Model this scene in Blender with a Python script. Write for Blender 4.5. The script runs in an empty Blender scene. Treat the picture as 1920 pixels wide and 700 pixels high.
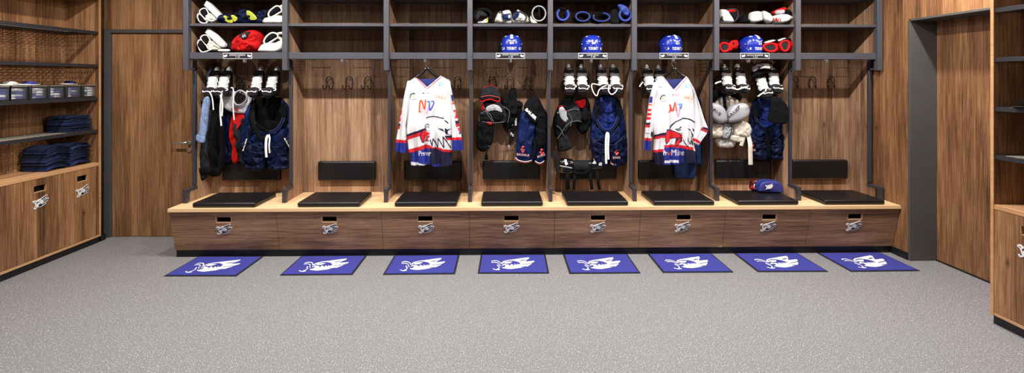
import bpy, bmesh, math, random
import numpy as np
from mathutils import Vector, Matrix, noise

random.seed(7)
# ------------------------------------------------------------------ camera, light, exposure
SC = bpy.context.scene
COL = SC.collection
FPX, CX, HY, CAMH = 903.0, 960.0, 147.0, 1.56
YAW = 0.0173
cd = bpy.data.cameras.new('camera')
cam = bpy.data.objects.new('camera', cd)
COL.objects.link(cam)
cam.location = (0, 0, CAMH)
cam.rotation_euler = (math.pi / 2, 0, -YAW)
cd.sensor_width = 36
cd.lens = FPX / 1920 * 36
cd.shift_y = -(350 - HY) / 1920
cd.clip_start = 0.05
SC.camera = cam
SC.view_settings.view_transform = 'Standard'
SC.view_settings.look = 'None'
SC.view_settings.gamma = 1
SC.view_settings.exposure = 0.0
SC.view_settings.use_curve_mapping = False
w = bpy.data.worlds.new('world')
SC.world = w
w.use_nodes = True
w.node_tree.nodes['Background'].inputs[0].default_value = (0.9, 0.93, 1, 1)
w.node_tree.nodes['Background'].inputs[1].default_value = 0.0

def area(name, loc, size, power, rot=(0, 0, 0), col=(1, 0.965, 0.93), sy=None, spread=None):
    l = bpy.data.lights.new(name, 'AREA')
    l.shape = 'RECTANGLE' if sy else 'DISK'
    l.size = size
    if sy: l.size_y = sy
    l.energy = power
    l.color = col
    if spread: l.spread = spread
    o = bpy.data.objects.new(name, l)
    COL.objects.link(o)
    o.location = loc
    o.rotation_euler = rot
    return o
CEIL = 2.9
for x in (-3.0, -1.75, -0.5, 0.75, 2.0, 3.05):
    area('ceiling_downlight', (x, 3.25, CEIL - .06), .075, 55)
for x in (-2.4, 0.2, 2.6):
    area('ceiling_panel_light', (x, 1.5, CEIL - .06), 1.3, 14, sy=.5, col=(1, .98, .97))
for x in (-1.9, 1.9):
    area('ceiling_panel_light', (x, -0.6, CEIL - .06), 1.6, 6, sy=.8, col=(1, .98, .97))

# ------------------------------------------------------------------ helpers
def at(px, py, Y):
    dx = (px - CX) / FPX
    d = Y / (math.cos(YAW) - math.sin(YAW) * dx)
    return Vector((d * (math.cos(YAW) * dx + math.sin(YAW)), Y, CAMH - d * (py - HY) / FPX))
def at_floor(px, py, z=0.0):
    dx = (px - CX) / FPX
    d = (CAMH - z) * FPX / (py - HY)
    return Vector((d * (math.cos(YAW) * dx + math.sin(YAW)), d * (math.cos(YAW) - math.sin(YAW) * dx), z))
def at_x(px, py, X):
    dx = (px - CX) / FPX
    d = X / (math.cos(YAW) * dx + math.sin(YAW))
    return Vector((X, d * (math.cos(YAW) - math.sin(YAW) * dx), CAMH - d * (py - HY) / FPX))
def lin(c):
    def g(v):
        v /= 255.0
        return v / 12.92 if v <= .04045 else ((v + .055) / 1.055) ** 2.4
    return (g(c[0]), g(c[1]), g(c[2]), 1)

class NT:
    def __init__(s, name):
        s.m = bpy.data.materials.new(name); s.m.use_nodes = True
        s.t = s.m.node_tree; s.b = s.t.nodes['Principled BSDF']
    def n(s, typ, **kw):
        o = s.t.nodes.new(typ)
        for k, v in kw.items():
            if k.startswith('i_'):
                key = k[2:]
                o.inputs[int(key) if key.isdigit() else key.replace('_', ' ')].default_value = v
            else: setattr(o, k, v)
        return o
    def l(s, a, b): s.t.links.new(a, b)
    def math(s, op, a, b=None):
        o = s.n('ShaderNodeMath', operation=op)
        for i, x in enumerate((a, b)):
            if x is None: continue
            if isinstance(x, (int, float)): o.inputs[i].default_value = x
            else: s.l(x, o.inputs[i])
        return o.outputs[0]
    def ramp(s, fac, stops):
        r = s.n('ShaderNodeValToRGB')
        e = r.color_ramp.elements
        while len(e) < len(stops): e.new(0.5)
        for i, (p, c) in enumerate(stops):
            e[i].position = p; e[i].color = c
        s.l(fac, r.inputs[0]); return r.outputs[0]

def mat(name, rgb, rough=.6, metal=0, bump=0, bscale=60, var=0, spec=.5, coat=0, sheen=0, vscale=6):
    t = NT(name)
    t.b.inputs['Roughness'].default_value = rough
    t.b.inputs['Metallic'].default_value = metal
    t.b.inputs['Specular IOR Level'].default_value = spec
    t.b.inputs['Coat Weight'].default_value = coat
    t.b.inputs['Sheen Weight'].default_value = sheen
    c = lin(rgb)
    t.b.inputs['Base Color'].default_value = c
    tc = t.n('ShaderNodeTexCoord')
    if var:
        nz = t.n('ShaderNodeTexNoise', i_Scale=vscale, i_Detail=5.0)
        t.l(tc.outputs['Object'], nz.inputs['Vector'])
        lo = tuple(max(0, x * (1 - var)) for x in c[:3]) + (1,)
        hi = tuple(min(1, x * (1 + var)) for x in c[:3]) + (1,)
        t.l(t.ramp(nz.outputs['Fac'], [(.3, lo), (.7, hi)]), t.b.inputs['Base Color'])
    if bump:
        nz = t.n('ShaderNodeTexNoise', i_Scale=bscale, i_Detail=4.0)
        t.l(tc.outputs['Object'], nz.inputs['Vector'])
        b = t.n('ShaderNodeBump', i_Strength=bump, i_Distance=.01)
        t.l(nz.outputs['Fac'], b.inputs['Height'])
        t.l(b.outputs[0], t.b.inputs['Normal'])
    return t.m

def wood(name, dark, mid, light, grain='z', rough=.5, plank=.19, fine=1.0, bump=.25, knots=False):
    """brown timber; grain runs along z, x or y of the place"""
    t = NT(name)
    g = t.n('ShaderNodeNewGeometry')
    sp = t.n('ShaderNodeSeparateXYZ'); t.l(g.outputs['Position'], sp.inputs[0])
    X, Y, Z = sp.outputs
    if grain == 'z': across, along = t.math('ADD', X, Y), Z
    elif grain == 'x': across, along = t.math('ADD', Z, Y), X
    else: across, along = t.math('ADD', Z, X), Y
    # plank index shifts the figure from board to board
    pk = t.math('FLOOR', t.math('DIVIDE', across, plank))
    wn = t.n('ShaderNodeTexWhiteNoise', noise_dimensions='1D'); t.l(pk, wn.inputs['W'])
    off = t.math('MULTIPLY', wn.outputs['Value'], 7.0)
    def vec(sa, sl):
        c = t.n('ShaderNodeCombineXYZ')
        t.l(t.math('MULTIPLY', across, sa), c.inputs[0])
        t.l(t.math('ADD', t.math('MULTIPLY', along, sl), off), c.inputs[1])
        return c.outputs[0]
    n1 = t.n('ShaderNodeTexNoise', i_Scale=1.0, i_Detail=6.0, i_Roughness=.6, i_Distortion=.5)
    t.l(vec(20, .8), n1.inputs['Vector'])
    n2 = t.n('ShaderNodeTexNoise', i_Scale=1.0, i_Detail=3.0, i_Roughness=.75, i_Distortion=.1)
    t.l(vec(250 * fine, 4.2), n2.inputs['Vector'])
    n3 = t.n('ShaderNodeTexNoise', i_Scale=1.0, i_Detail=2.0)
    t.l(vec(5, .8), n3.inputs['Vector'])
    n4 = t.n('ShaderNodeTexNoise', i_Scale=1.0, i_Detail=5.0, i_Roughness=.65, i_Distortion=.6)
    t.l(vec(85, 1.9), n4.inputs['Vector'])
    a = t.math('ADD', t.math('MULTIPLY', n1.outputs['Fac'], .2), t.math('MULTIPLY', n4.outputs['Fac'], .34))
    b = t.math('MULTIPLY', n2.outputs['Fac'], .46)
    c = t.math('MULTIPLY', t.math('SUBTRACT', n3.outputs['Fac'], .5), .35)
    d = t.math('MULTIPLY', t.math('SUBTRACT', wn.outputs['Value'], .5), .09)
    s = t.math('ADD', t.math('ADD', a, b), t.math('ADD', c, d))
    col = t.ramp(s, [(.33, lin(dark)), (.47, lin(mid)), (.64, lin(light))])
    if knots:
        vo = t.n('ShaderNodeTexVoronoi', i_Scale=1.0); t.l(vec(4.2, 2.0), vo.inputs['Vector'])
        kf = t.ramp(vo.outputs['Distance'], [(.0, (.22, .19, .17, 1)), (.03, (.4, .36, .33, 1)), (.055, (.8, .77, .75, 1)), (.1, (1, 1, 1, 1))])
        mm = t.n('ShaderNodeMixRGB', blend_type='MULTIPLY', i_0=1.0); t.l(col, mm.inputs[1]); t.l(kf, mm.inputs[2]); col = mm.outputs[0]
    t.l(col, t.b.inputs['Base Color'])
    bp = t.n('ShaderNodeBump', i_Strength=bump, i_Distance=.003)
    t.l(n2.outputs['Fac'], bp.inputs['Height']); t.l(bp.outputs[0], t.b.inputs['Normal'])
    t.b.inputs['Roughness'].default_value = rough
    t.b.inputs['Specular IOR Level'].default_value = .35
    return t.m

WOODB = wood('oak_locker_lit', (48, 34, 26), (126, 94, 71), (186, 150, 119), knots=True)  # same oak as the walls, colour lifted and greyed for light in the bays
WOODV = wood('oak_vertical', (42, 27, 18), (115, 78, 50), (172, 128, 88), knots=True)
WOODH = wood('oak_horizontal', (44, 30, 23), (122, 88, 66), (178, 138, 106), 'x', plank=.5, knots=True)
LIGHTX = wood('pale_oak_x', (186, 144, 100), (212, 172, 126), (228, 192, 150), 'x', plank=.3, bump=.08)
LIGHTY = wood('pale_oak_y', (158, 112, 74), (180, 134, 92), (196, 152, 110), 'y', plank=.3, bump=.08)
STEEL = mat('charcoal_steel', (66, 66, 72), .42, .0, bump=.05, bscale=300, var=.08)
STEELD = mat('black_steel', (36, 36, 40), .45, .0)
FRAMEG = mat('grey_door_frame', (70, 69, 68), .55, bump=.03, bscale=200, var=.05)
LEATHER = mat('black_vinyl', (15, 14, 16), .4, bump=.12, bscale=420)
BLACKW = mat('black_wire', (14, 14, 15), .4)
CHROME = mat('chrome', (190, 190, 192), .25, .9)
BLACK = mat('black_plinth', (12, 12, 14), .5)
SHADEIN = mat('interior_shade', (14, 12, 12), .9)  # near-black colour that paints in the shade behind slots and in openings
WHITEP = mat('white_paint', (214, 212, 210), .5)
INK = mat('black_print', (22, 24, 38), .45)
MATBLUE = mat('blue_carpet', (50, 52, 138), .95, bump=.5, bscale=500, var=.22, vscale=300)
MATWHITE = mat('white_carpet', (232, 230, 228), .95, bump=.4, bscale=500)
RUBBER = mat('black_rubber', (14, 14, 17), .7)
SKBLACK = mat('skate_black', (11, 11, 13), .35, bump=.1, bscale=200)
SKGREY = mat('skate_dark_grey', (28, 28, 32), .4)
LACE = mat('white_lace', (232, 228, 224), .85)
HOLDER = mat('skate_holder', (215, 215, 216), .35)
CLBLACK = mat('black_cloth', (9, 9, 12), .85, bump=.5, bscale=35, var=.25, spec=.12)
CLGREY = mat('charcoal_cloth', (30, 30, 34), .8, bump=.4, bscale=45, var=.25, spec=.12)
CLRED = mat('red_cloth', (168, 16, 17), .7, bump=.3, bscale=30, var=.15, spec=.12)
CLNAVY = mat('navy_nylon', (13, 27, 68), .5, bump=.55, bscale=28, var=.3, spec=.12)
CLNAVY2 = mat('dark_navy_nylon', (10, 17, 46), .55, bump=.5, bscale=30, var=.3, spec=.12)
CLROYAL = mat('royal_blue_pad', (15, 42, 124), .55, bump=.3, bscale=60, var=.15)
DENIM = mat('faded_denim', (112, 130, 165), .85, bump=.4, bscale=50, var=.25)
JEANS = mat('blue_jeans', (18, 46, 98), .8, bump=.4, bscale=60, var=.25)
FOLD = mat('folded_navy_cloth', (14, 26, 58), .8, bump=.35, bscale=60, var=.3)
FOLDE = mat('folded_blue_edge', (30, 52, 100), .8, bump=.3, bscale=60, var=.2)
PADWHITE = mat('white_pad', (206, 203, 198), .55, bump=.2, bscale=40, var=.05)
PADCREAM = mat('cream_pad', (198, 190, 175), .6, bump=.25, bscale=40, var=.07)
PADGREY = mat('grey_pad', (150, 150, 154), .5, bump=.2, bscale=60, var=.1)
LIME = mat('lime_pad', (140, 152, 34), .6, bump=.2, bscale=80)
YELLOW = mat('yellow_trim', (226, 200, 40), .6)
HELM = mat('helmet_blue', (24, 44, 150), .25, coat=.4, bump=.03, bscale=120, var=.06)
GLOSSB = mat('gloss_black_plastic', (12, 12, 14), .15, coat=.6)
SILVER = mat('silver_plastic', (176, 178, 186), .25, .3)
GOLD = mat('tan_print', (214, 160, 100), .6)
REDP = mat('red_print', (225, 70, 62), .6)
PLASTIC = NT('clear_bin_plastic')
PLASTIC.b.inputs['Base Color'].default_value = lin((120, 124, 135))
PLASTIC.b.inputs['Roughness'].default_value = .15
PLASTIC.b.inputs['Alpha'].default_value = .16
PLASTIC = PLASTIC.m
MESHM = mat('expanded_metal', (70, 68, 66), .5, .3)
MESHL = mat('pale_expanded_metal', (150, 142, 130), .45, .4)

ORG = {}
def tag(o, label=None, cat=None, group=None, kind=None):
    if label: o['label'] = label
    if cat: o['category'] = cat
    if group: o['group'] = group
    if kind: o['kind'] = kind
    return o
def thing(name, label, cat, loc=(0, 0, 0), group=None):
    o = bpy.data.objects.new(name, None)
    COL.objects.link(o)
    o.empty_display_size = .05
    o.location = loc
    ORG[o.name] = Vector(loc)
    return tag(o, label, cat, group)
def copy_tree(o, parent=None):
    c = o.copy(); COL.objects.link(c); c.parent = parent
    ORG[c.name] = ORG.get(o.name, Vector())
    for ch in list(o.children): copy_tree(ch, c)
    return c

def catmull(pts, n, closed=True):
    out = []
    m = len(pts)
    P = [Vector(p) for p in pts]
    segs = m if closed else m - 1
    tot = n
    for k in range(tot):
        t = k / tot * segs if closed else k / (tot - 1) * segs
        i = min(int(t), segs - 1); f = t - i
        if closed: a, b, c, d = P[(i - 1) % m], P[i], P[(i + 1) % m], P[(i + 2) % m]
        else: a, b, c, d = P[max(i - 1, 0)], P[i], P[i + 1], P[min(i + 2, m - 1)]
        out.append(.5 * ((2 * b) + (c - a) * f + (2 * a - 5 * b + 4 * c - d) * f * f + (3 * b - a - 3 * c + d) * f ** 3))
    return out

class MB:
    def __init__(s): s.v = []; s.f = []
    def add(s, vs, fs):
        o = len(s.v); s.v += [Vector(v) for v in vs]; s.f += [tuple(i + o for i in f) for f in fs]; return s
    def box(s, x0, x1, y0, y1, z0, z1):
        vs = [(x, y, z) for z in (z0, z1) for y in (y0, y1) for x in (x0, x1)]
        return s.add(vs, [(0, 2, 3, 1), (4, 5, 7, 6), (0, 1, 5, 4), (2, 6, 7, 3), (0, 4, 6, 2), (1, 3, 7, 5)])
    def hexa(s, p):  # 8 corners ordered like box
        return s.add(p, [(0, 2, 3, 1), (4, 5, 7, 6), (0, 1, 5, 4), (2, 6, 7, 3), (0, 4, 6, 2), (1, 3, 7, 5)])
    def bar(s, a, b, wx, wy, up=(0, 0, 1)):
        a, b = Vector(a), Vector(b); d = (b - a).normalized(); u = Vector(up)
        if abs(d.dot(u)) > .95: u = Vector((0, 1, 0))
        r = d.cross(u).normalized(); q = r.cross(d).normalized()
        pts = []
        for e in (a, b):
            for sy in (-1, 1):
                for sx in (-1, 1): pts.append(e + r * sx * wx / 2 + q * sy * wy / 2)
        return s.hexa(pts)
    def ring_loft(s, rings, cap=True, closed=False):
        n = len(rings[0]); o = len(s.v)
        for r in rings: s.v += [Vector(p) for p in r]
        m = len(rings)
        for k in range(m if closed else m - 1):
            a = o + k * n; b = o + ((k + 1) % m) * n
            for i in range(n):
                j = (i + 1) % n
                s.f.append((a + i, a + j, b + j, b + i))
        if cap and not closed:
            s.f.append(tuple(o + i for i in range(n - 1, -1, -1)))
            s.f.append(tuple(o + (m - 1) * n + i for i in range(n)))
        return s
    def tube(s, path, r, n=8, closed=False, ry=None, sm=0):
        P = [Vector(p) for p in path]
        if sm: P = catmull(P, sm, closed)
        m = len(P); rings = []
        R = r if callable(r) else (lambda t: r)
        prev = None
        for i, p in enumerate(P):
            if closed: d = P[(i + 1) % m] - P[(i - 1) % m]
            else: d = P[min(i + 1, m - 1)] - P[max(i - 1, 0)]
            d = d.normalized() if d.length > 1e-9 else Vector((0, 0, 1))
            if prev is None:
                u = Vector((0, 1, 0)) if abs(d.y) < .9 else Vector((0, 0, 1))
                prev = (u - d * d.dot(u)).normalized()
            else: prev = (prev - d * d.dot(prev)).normalized()
            q = d.cross(prev)
            rr = R(i / max(1, m - 1)); r2 = rr if ry is None else rr * ry
            rings.append([p + q * rr * math.cos(2 * math.pi * k / n) + prev * r2 * math.sin(2 * math.pi * k / n) for k in range(n)])
        return s.ring_loft(rings, True, closed)
    def prism(s, pts, vec):
        n = len(pts); o = len(s.v); vec = Vector(vec)
        s.v += [Vector(p) for p in pts] + [Vector(p) + vec for p in pts]
        s.f.append(tuple(range(o, o + n))); s.f.append(tuple(range(o + 2 * n - 1, o + n - 1, -1)))
        for i in range(n):
            j = (i + 1) % n; s.f.append((o + i, o + n + i, o + n + j, o + j))
        return s
    def puff(s, outline, Y, tf, tb=None, e=.6, n=64, rings=12, wr=0, wf=25, fold=0, ff=60, seed=0, sm=True, dome=0):
        """inflated pad from an outline of (x, z) points standing at depth Y"""
        tb = tf * .6 if tb is None else tb
        P = [Vector((p[0], p[1], 0)) for p in outline]
        if sm: P = catmull(P, n)
        n = len(P)
        c = sum(P, Vector()) / n
        rr = []
        def mk(sgn, T, k):
            th = k / rings * math.pi / 2
            sc = math.cos(th) ** e if k < rings else 0.0
            h = math.sin(th) ** e
            out = []
            for p in P:
                q = c + (p - c) * sc
                dn = (noise.noise(Vector((q.x * wf + seed, q.y * wf, sgn * 3))) + .45 * noise.noise(Vector((q.x * wf * 2.7, q.y * wf * 1.9 + seed, sgn * 5)))) * wr * h if wr else 0
                if fold:
                    dn += fold * h * math.sin(q.x * ff + 2.5 * noise.noise(Vector((q.x * 6, q.y * 4, seed))))
                out.append((q.x, Y + sgn * (T * h) + dn, q.y))
            return out
        back = [mk(1, tb, k) for k in range(rings - 1, 0, -1)]
        front = [mk(-1, tf, k) for k in range(0, rings)]
        allr = back + front
        o = len(s.v)
        s.ring_loft(allr, False)
        bc = mk(1, tb, rings)[0]; fc = mk(-1, tf, rings)[0]
        s.v += [Vector(bc), Vector(fc)]
        ib, jf = len(s.v) - 2, len(s.v) - 1
        for i in range(n):
            j = (i + 1) % n
            s.f.append((ib, o + j, o + i))
            a = o + (len(allr) - 1) * n
            s.f.append((jf, a + i, a + j))
        return s
    def shell(s, cx, cz, y0, y1, rx, rz, th, a0=0, a1=360, n=28, taper=1.0, rot=0, wr=0):
        """open curved cup lying along the depth axis"""
        full = (a1 - a0) >= 360
        rings = []
        m = 6
        A = [math.radians(a0 + (a1 - a0) * i / (n if full else n - 1)) for i in range(n)]
        def ringpts(t, k):
            y = y0 + (y1 - y0) * t; g = 1 + (taper - 1) * t
            res = []
            for a in A:
                w_ = 1 + wr * noise.noise(Vector((math.cos(a) * 2, math.sin(a) * 2, t * 3 + cx * 9)))
                x = (rx * g - k) * math.cos(a) * w_; z = (rz * g - k) * math.sin(a) * w_
                cr, sr = math.cos(math.radians(rot)), math.sin(math.radians(rot))
                res.append(Vector((cx + x * cr - z * sr, y, cz + x * sr + z * cr)))
            return res
        prof = [(t / m, 0) for t in range(m + 1)] + [(t / m, th) for t in range(m, -1, -1)]
        R = [ringpts(t, k) for t, k in prof]
        o = len(s.v); L = len(R)
        for r in R: s.v += r
        for k in range(L):
            a = o + k * n; b = o + ((k + 1) % L) * n
            for i in range(n if full else n - 1):
                j = (i + 1) % n
                s.f.append((a + i, b + i, b + j, a + j))
        if not full:
            s.f.append(tuple(o + k * n for k in range(L)))
            s.f.append(tuple(o + k * n + n - 1 for k in range(L - 1, -1, -1)))
        return s
    def sphere(s, c, r, sx=1, sy=1, sz=1, n=14, m=9):
        c = Vector(c); rings = []
        for k in range(1, m):
            a = math.pi * k / m
            rings.append([c + Vector((r * sx * math.sin(a) * math.cos(2 * math.pi * i / n), r * sy * math.sin(a) * math.sin(2 * math.pi * i / n), r * sz * math.cos(a))) for i in range(n)])
        return s.ring_loft(rings, True)
    def xf(s, M):
        s.v = [M @ v for v in s.v]; return s
    def out(s, name, m, parent=None, smooth=True, bevel=0, sub=0, ang=38, seg=2, label=None):
        org = Vector()
        if parent is not None: org = ORG[parent.name]
        me = bpy.data.meshes.new(name)
        me.from_pydata([tuple(v - org) for v in s.v], [], s.f)
        bm = bmesh.new(); bm.from_mesh(me)
        bmesh.ops.recalc_face_normals(bm, faces=bm.faces)
        bm.to_mesh(me); bm.free()
        me.materials.append(m)
        if smooth:
            me.polygons.foreach_set('use_smooth', [True] * len(me.polygons))
            me.set_sharp_from_angle(angle=math.radians(ang))
        o = bpy.data.objects.new(name, me)
        COL.objects.link(o)
        if parent is not None: o.parent = parent
        ORG[o.name] = org
        if bevel:
            b = o.modifiers.new('bevel', 'BEVEL'); b.width = bevel; b.segments = seg; b.limit_method = 'ANGLE'
            b.angle_limit = math.radians(40)
        if sub:
            b = o.modifiers.new('sub', 'SUBSURF'); b.levels = sub; b.render_levels = sub
        if label: o['label'] = label
        return o

_tc = {}
def text2d(body, offset=0.0, res=2):
    """text as 2-D verts (0..w, 0..1 height of its box) and faces"""
    key = (body, offset)
    if key in _tc: return _tc[key]
    cu = bpy.data.curves.new('t', 'FONT'); cu.body = body; cu.resolution_u = res; cu.offset = offset
    o = bpy.data.objects.new('t', cu)
    COL.objects.link(o)
    dg = bpy.context.evaluated_depsgraph_get()
    me = o.evaluated_get(dg).to_mesh()
    vs = [(v.co.x, v.co.y) for v in me.vertices]; fs = [tuple(p.vertices) for p in me.polygons]
    bpy.data.objects.remove(o); bpy.data.curves.remove(cu)
    x0 = min(v[0] for v in vs); x1 = max(v[0] for v in vs); y0 = min(v[1] for v in vs); y1 = max(v[1] for v in vs)
    h = y1 - y0
    r = ([((x - x0) / h, (y - y0) / h) for x, y in vs], fs, (x1 - x0) / h)
    _tc[key] = r
    return r
def letter(name, body, m, parent, p0, ux, uz, w_, h_, off=.02, nrm=None, th=.0015):
    """lettering of width w_ and height h_ from lower-left p0 along unit ux / uz"""
    vs, fs, asp = text2d(body, off)
    ux, uz, p0 = Vector(ux), Vector(uz), Vector(p0)
    b = MB()
    b.add([p0 + ux * (x / asp * w_) + uz * (y * h_) for x, y in vs], fs)
    return b.out(name, m, parent, smooth=False)
def decal(outlines, f):
    """flat shapes: outlines in 2-D, f maps (x, y) to a world point"""
    b = MB()
    for pl in outlines:
        b.add([f(x, y) for x, y in pl], [tuple(range(len(pl)))])
    return b
def stroke(pts, wd, n=None, closed=False):
    """list of quads following a 2-D line"""
    P = [Vector((p[0], p[1], 0)) for p in pts]
    if n: P = catmull(P, n, closed)
    out = []
    m = len(P); L = []; R = []
    for i, p in enumerate(P):
        d = (P[(i + 1) % m] - P[(i - 1) % m]) if closed else (P[min(i + 1, m - 1)] - P[max(i - 1, 0)])
        d.normalize(); q = Vector((-d.y, d.x, 0)) * wd / 2
        L.append(p + q); R.append(p - q)
    for i in range(m if closed else m - 1):
        j = (i + 1) % m
        out.append([(L[i].x, L[i].y), (L[j].x, L[j].y), (R[j].x, R[j].y), (R[i].x, R[i].y)])
    return out
# ------------------------------------------------------------------ the room
XL, XR, YB, YF = -4.16, 3.47, 4.79, -2.4
XD = 3.70   # door recess on the right
def struct(name, b, m, **k):
    o = b.out(name, m, None, **k); o['kind'] = 'structure'; return o

fl = NT('speckled_floor')
g = fl.n('ShaderNodeNewGeometry')
n1 = fl.n('ShaderNodeTexNoise', i_Scale=330.0, i_Detail=2.0)
n2 = fl.n('ShaderNodeTexVoronoi', i_Scale=230.0)
n3 = fl.n('ShaderNodeTexNoise', i_Scale=2.5, i_Detail=3.0)
n4 = fl.n('ShaderNodeTexNoise', i_Scale=135.0, i_Detail=3.0)
for k in (n1, n2, n3, n4): fl.l(g.outputs['Position'], k.inputs['Vector'])
base = fl.ramp(n1.outputs['Fac'], [(.32, lin((84, 84, 87))), (.5, lin((117, 116, 118))), (.68, lin((150, 149, 149)))])
spk = fl.ramp(n4.outputs['Fac'], [(.59, (0, 0, 0, 1)), (.66, (1, 1, 1, 1))])
dsp = fl.ramp(n2.outputs['Distance'], [(.06, (1, 1, 1, 1)), (.16, (0, 0, 0, 1))])
mx = fl.n('ShaderNodeMixRGB', i_Color2=lin((196, 194, 192))); fl.l(spk, mx.inputs[0]); fl.l(base, mx.inputs[1])
mx2 = fl.n('ShaderNodeMixRGB', i_Color2=lin((184, 181, 179))); fl.l(dsp, mx2.inputs[0]); fl.l(mx.outputs[0], mx2.inputs[1])
fl.l(mx2.outputs[0], fl.b.inputs['Base Color'])
fl.b.inputs['Roughness'].default_value = .42
fl.b.inputs['Specular IOR Level'].default_value = .4
FLOORM = fl.m
CEILM = mat('white_ceiling', (165, 165, 165), .9)
WALLP = mat('rear_wall_paint', (120, 105, 92), .9)

struct('floor', MB().box(XL - .1, XD + .1, YF - .1, YB + .1, -.1, 0), FLOORM, smooth=False)
struct('ceiling', MB().box(XL - .1, XD + .1, YF - .1, YB + .1, CEIL, CEIL + .1), CEILM, smooth=False)
dl, dr_ = at(208, 300, YB).x, at(361, 300, YB).x     # leaf of the door in the back wall
DT = at(300, 62, YB).z
b = MB()
b.box(XL, dl - .02, YB, YB + .1, 0, CEIL); b.box(dr_ + .02, XR + .02, YB, YB + .1, 0, CEIL)
b.box(dl - .02, dr_ + .02, YB, YB + .1, DT + .02, CEIL)
struct('wall_back', b, WOODV, smooth=False)
struct('wall_left', MB().box(XL - .1, XL, YF, YB, 0, CEIL), WOODV, smooth=False)
struct('wall_front', MB().box(XL, XD, YF - .1, YF, 0, CEIL), WALLP, smooth=False)
b = MB(); LZ = 2.055
b.box(XR, XD + .1, 4.07, YB, 0, CEIL)
b.box(XR, XD + .1, 3.02, 4.07, LZ + .012, CEIL)
b.box(XR, XD + .1, YF, 3.02, 0, CEIL)
struct('wall_right', b, WOODV, smooth=False)
# recess lining on the right
b = MB()
b.box(XR - .004, XD, 4.05, 4.07, 0, LZ)
b.box(XR - .004, XD, 3.02, 4.05, LZ - .006, LZ + .012)
b.box(XR - .004, XD, 3.02, 3.04, 0, LZ - .006)
struct('trim_1', b, FRAMEG, smooth=False, bevel=.002)
b = MB().box(XD, XD + .04, 3.04, 4.05, .012, LZ - .006)
struct('door_2', b, WOODV, smooth=False)
struct('baseboard_right', MB().box(XR - .012, XR, 4.07, 4.26, 0, .062), BLACK, smooth=False)
struct('baseboard_left', MB().box(-4.16, -3.85, 4.67, 4.73, 0, .058), BLACK, smooth=False)
struct('baseboard_recess', MB().box(XD - .008, XD + .01, 3.04, 4.05, 0, .012), BLACK, smooth=False)
# side door in the back wall
b = MB()
fo = at(195, 300, YB).x
b.box(fo, dl, YB - .012, YB + .06, 0, DT + .035)
b.box(dl, dr_, YB - .012, YB + .06, DT, DT + .035)
b.box(dr_, dr_ + .03, YB - .006, YB + .06, 0, DT + .035)
struct('trim_2', b, FRAMEG, smooth=False, bevel=.002)
d1 = struct('door_1', MB().box(dl + .003, dr_ - .003, YB + .012, YB + .05, .004, DT - .003), WOODV, smooth=False)
hp = at(354, 267, YB)
b = MB()
b.tube([(hp.x, YB + .012, hp.z), (hp.x, YB - .045, hp.z), (hp.x - .02, YB - .052, hp.z), (hp.x - .12, YB - .05, hp.z)], .009, 10)
b.tube([(hp.x, YB + .012, hp.z), (hp.x, YB + .002, hp.z)], .026, 16)
b.out('door_handle', CHROME, d1)
b = MB().tube([(hp.x, YB + .012, hp.z - .075), (hp.x, YB + .002, hp.z - .075)], .024, 16)
b.tube([(hp.x, YB + .002, hp.z - .075), (hp.x, YB - .003, hp.z - .075)], .009, 10)
b.out('door_lock', CHROME, d1)

# expanded-metal sheet: diamonds of twisted strand, real strips with thickness
def diamond_sheet(x0, x1, y0, y1, z, px_=.036, py_=.016, wd=.0032, th=.002):
    b = MB()
    nx = int((x1 - x0) / px_); ny = int((y1 - y0) / py_)
    sx = (x1 - x0) / nx; sy = (y1 - y0) / ny
    for j in range(ny):
        for i in range(nx):
            cx_, cy_ = x0 + (i + .5) * sx, y0 + (j + .5) * sy
            N, S_, E, W_ = (cx_, cy_ + sy / 2), (cx_, cy_ - sy / 2), (cx_ + sx / 2, cy_), (cx_ - sx / 2, cy_)
            for a, c in ((W_, N), (N, E), (E, S_), (S_, W_)):
                dx, dy = c[0] - a[0], c[1] - a[1]; L = math.hypot(dx, dy); qx, qy = -dy / L * wd / 2, dx / L * wd / 2
                b.add([(a[0] + qx, a[1] + qy, z + th), (a[0] - qx, a[1] - qy, z - th), (c[0] - qx, c[1] - qy, z - th), (c[0] + qx, c[1] + qy, z + th)], [(0, 1, 2, 3)])
    return b

# ------------------------------------------------------------------ the emblem
# drawer badge, drawn in a 420 x 300 box
def _b(pl): return [((x - 420) / 420, (490 - y) / 420) for x, y in pl]
BADGE_W = [_b([(208, 432), (232, 410), (275, 412), (303, 438), (330, 422), (372, 403), (420, 400), (500, 366), (582, 334), (594, 350), (578, 385), (548, 412), (562, 424), (622, 422), (632, 438), (604, 480), (572, 520), (562, 560), (500, 588), (420, 612), (360, 608), (332, 592), (300, 628), (262, 638), (232, 622), (222, 592), (250, 600), (272, 580), (280, 545), (262, 500), (244, 468), (214, 462)])]
BADGE_K = [_b(p) for p in [
    [(408, 422), (480, 384), (576, 344), (580, 368), (540, 394), (452, 434)],
    [(468, 450), (540, 414), (552, 432), (500, 470), (482, 474)],
    [(488, 500), (560, 450), (618, 432), (604, 462), (556, 494), (500, 522)],
    [(486, 560), (580, 502), (564, 538), (478, 584)],
    [(345, 582), (374, 530), (384, 500), (394, 542), (414, 508), (424, 552), (444, 512), (450, 556), (478, 534), (486, 500), (500, 520), (494, 550), (466, 576), (420, 596), (370, 594)],
    [(300, 470), (326, 456), (346, 470), (376, 462), (412, 446), (392, 470), (352, 488), (326, 486), (314, 510), (296, 506)],
    [(226, 440), (262, 436), (284, 462), (270, 462), (250, 448)],
    [(262, 590), (286, 560), (292, 590), (270, 606)]]]
BADGE_N = [_b([(380, 452), (430, 420), (470, 450), (484, 486), (462, 520), (440, 470)])]
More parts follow.
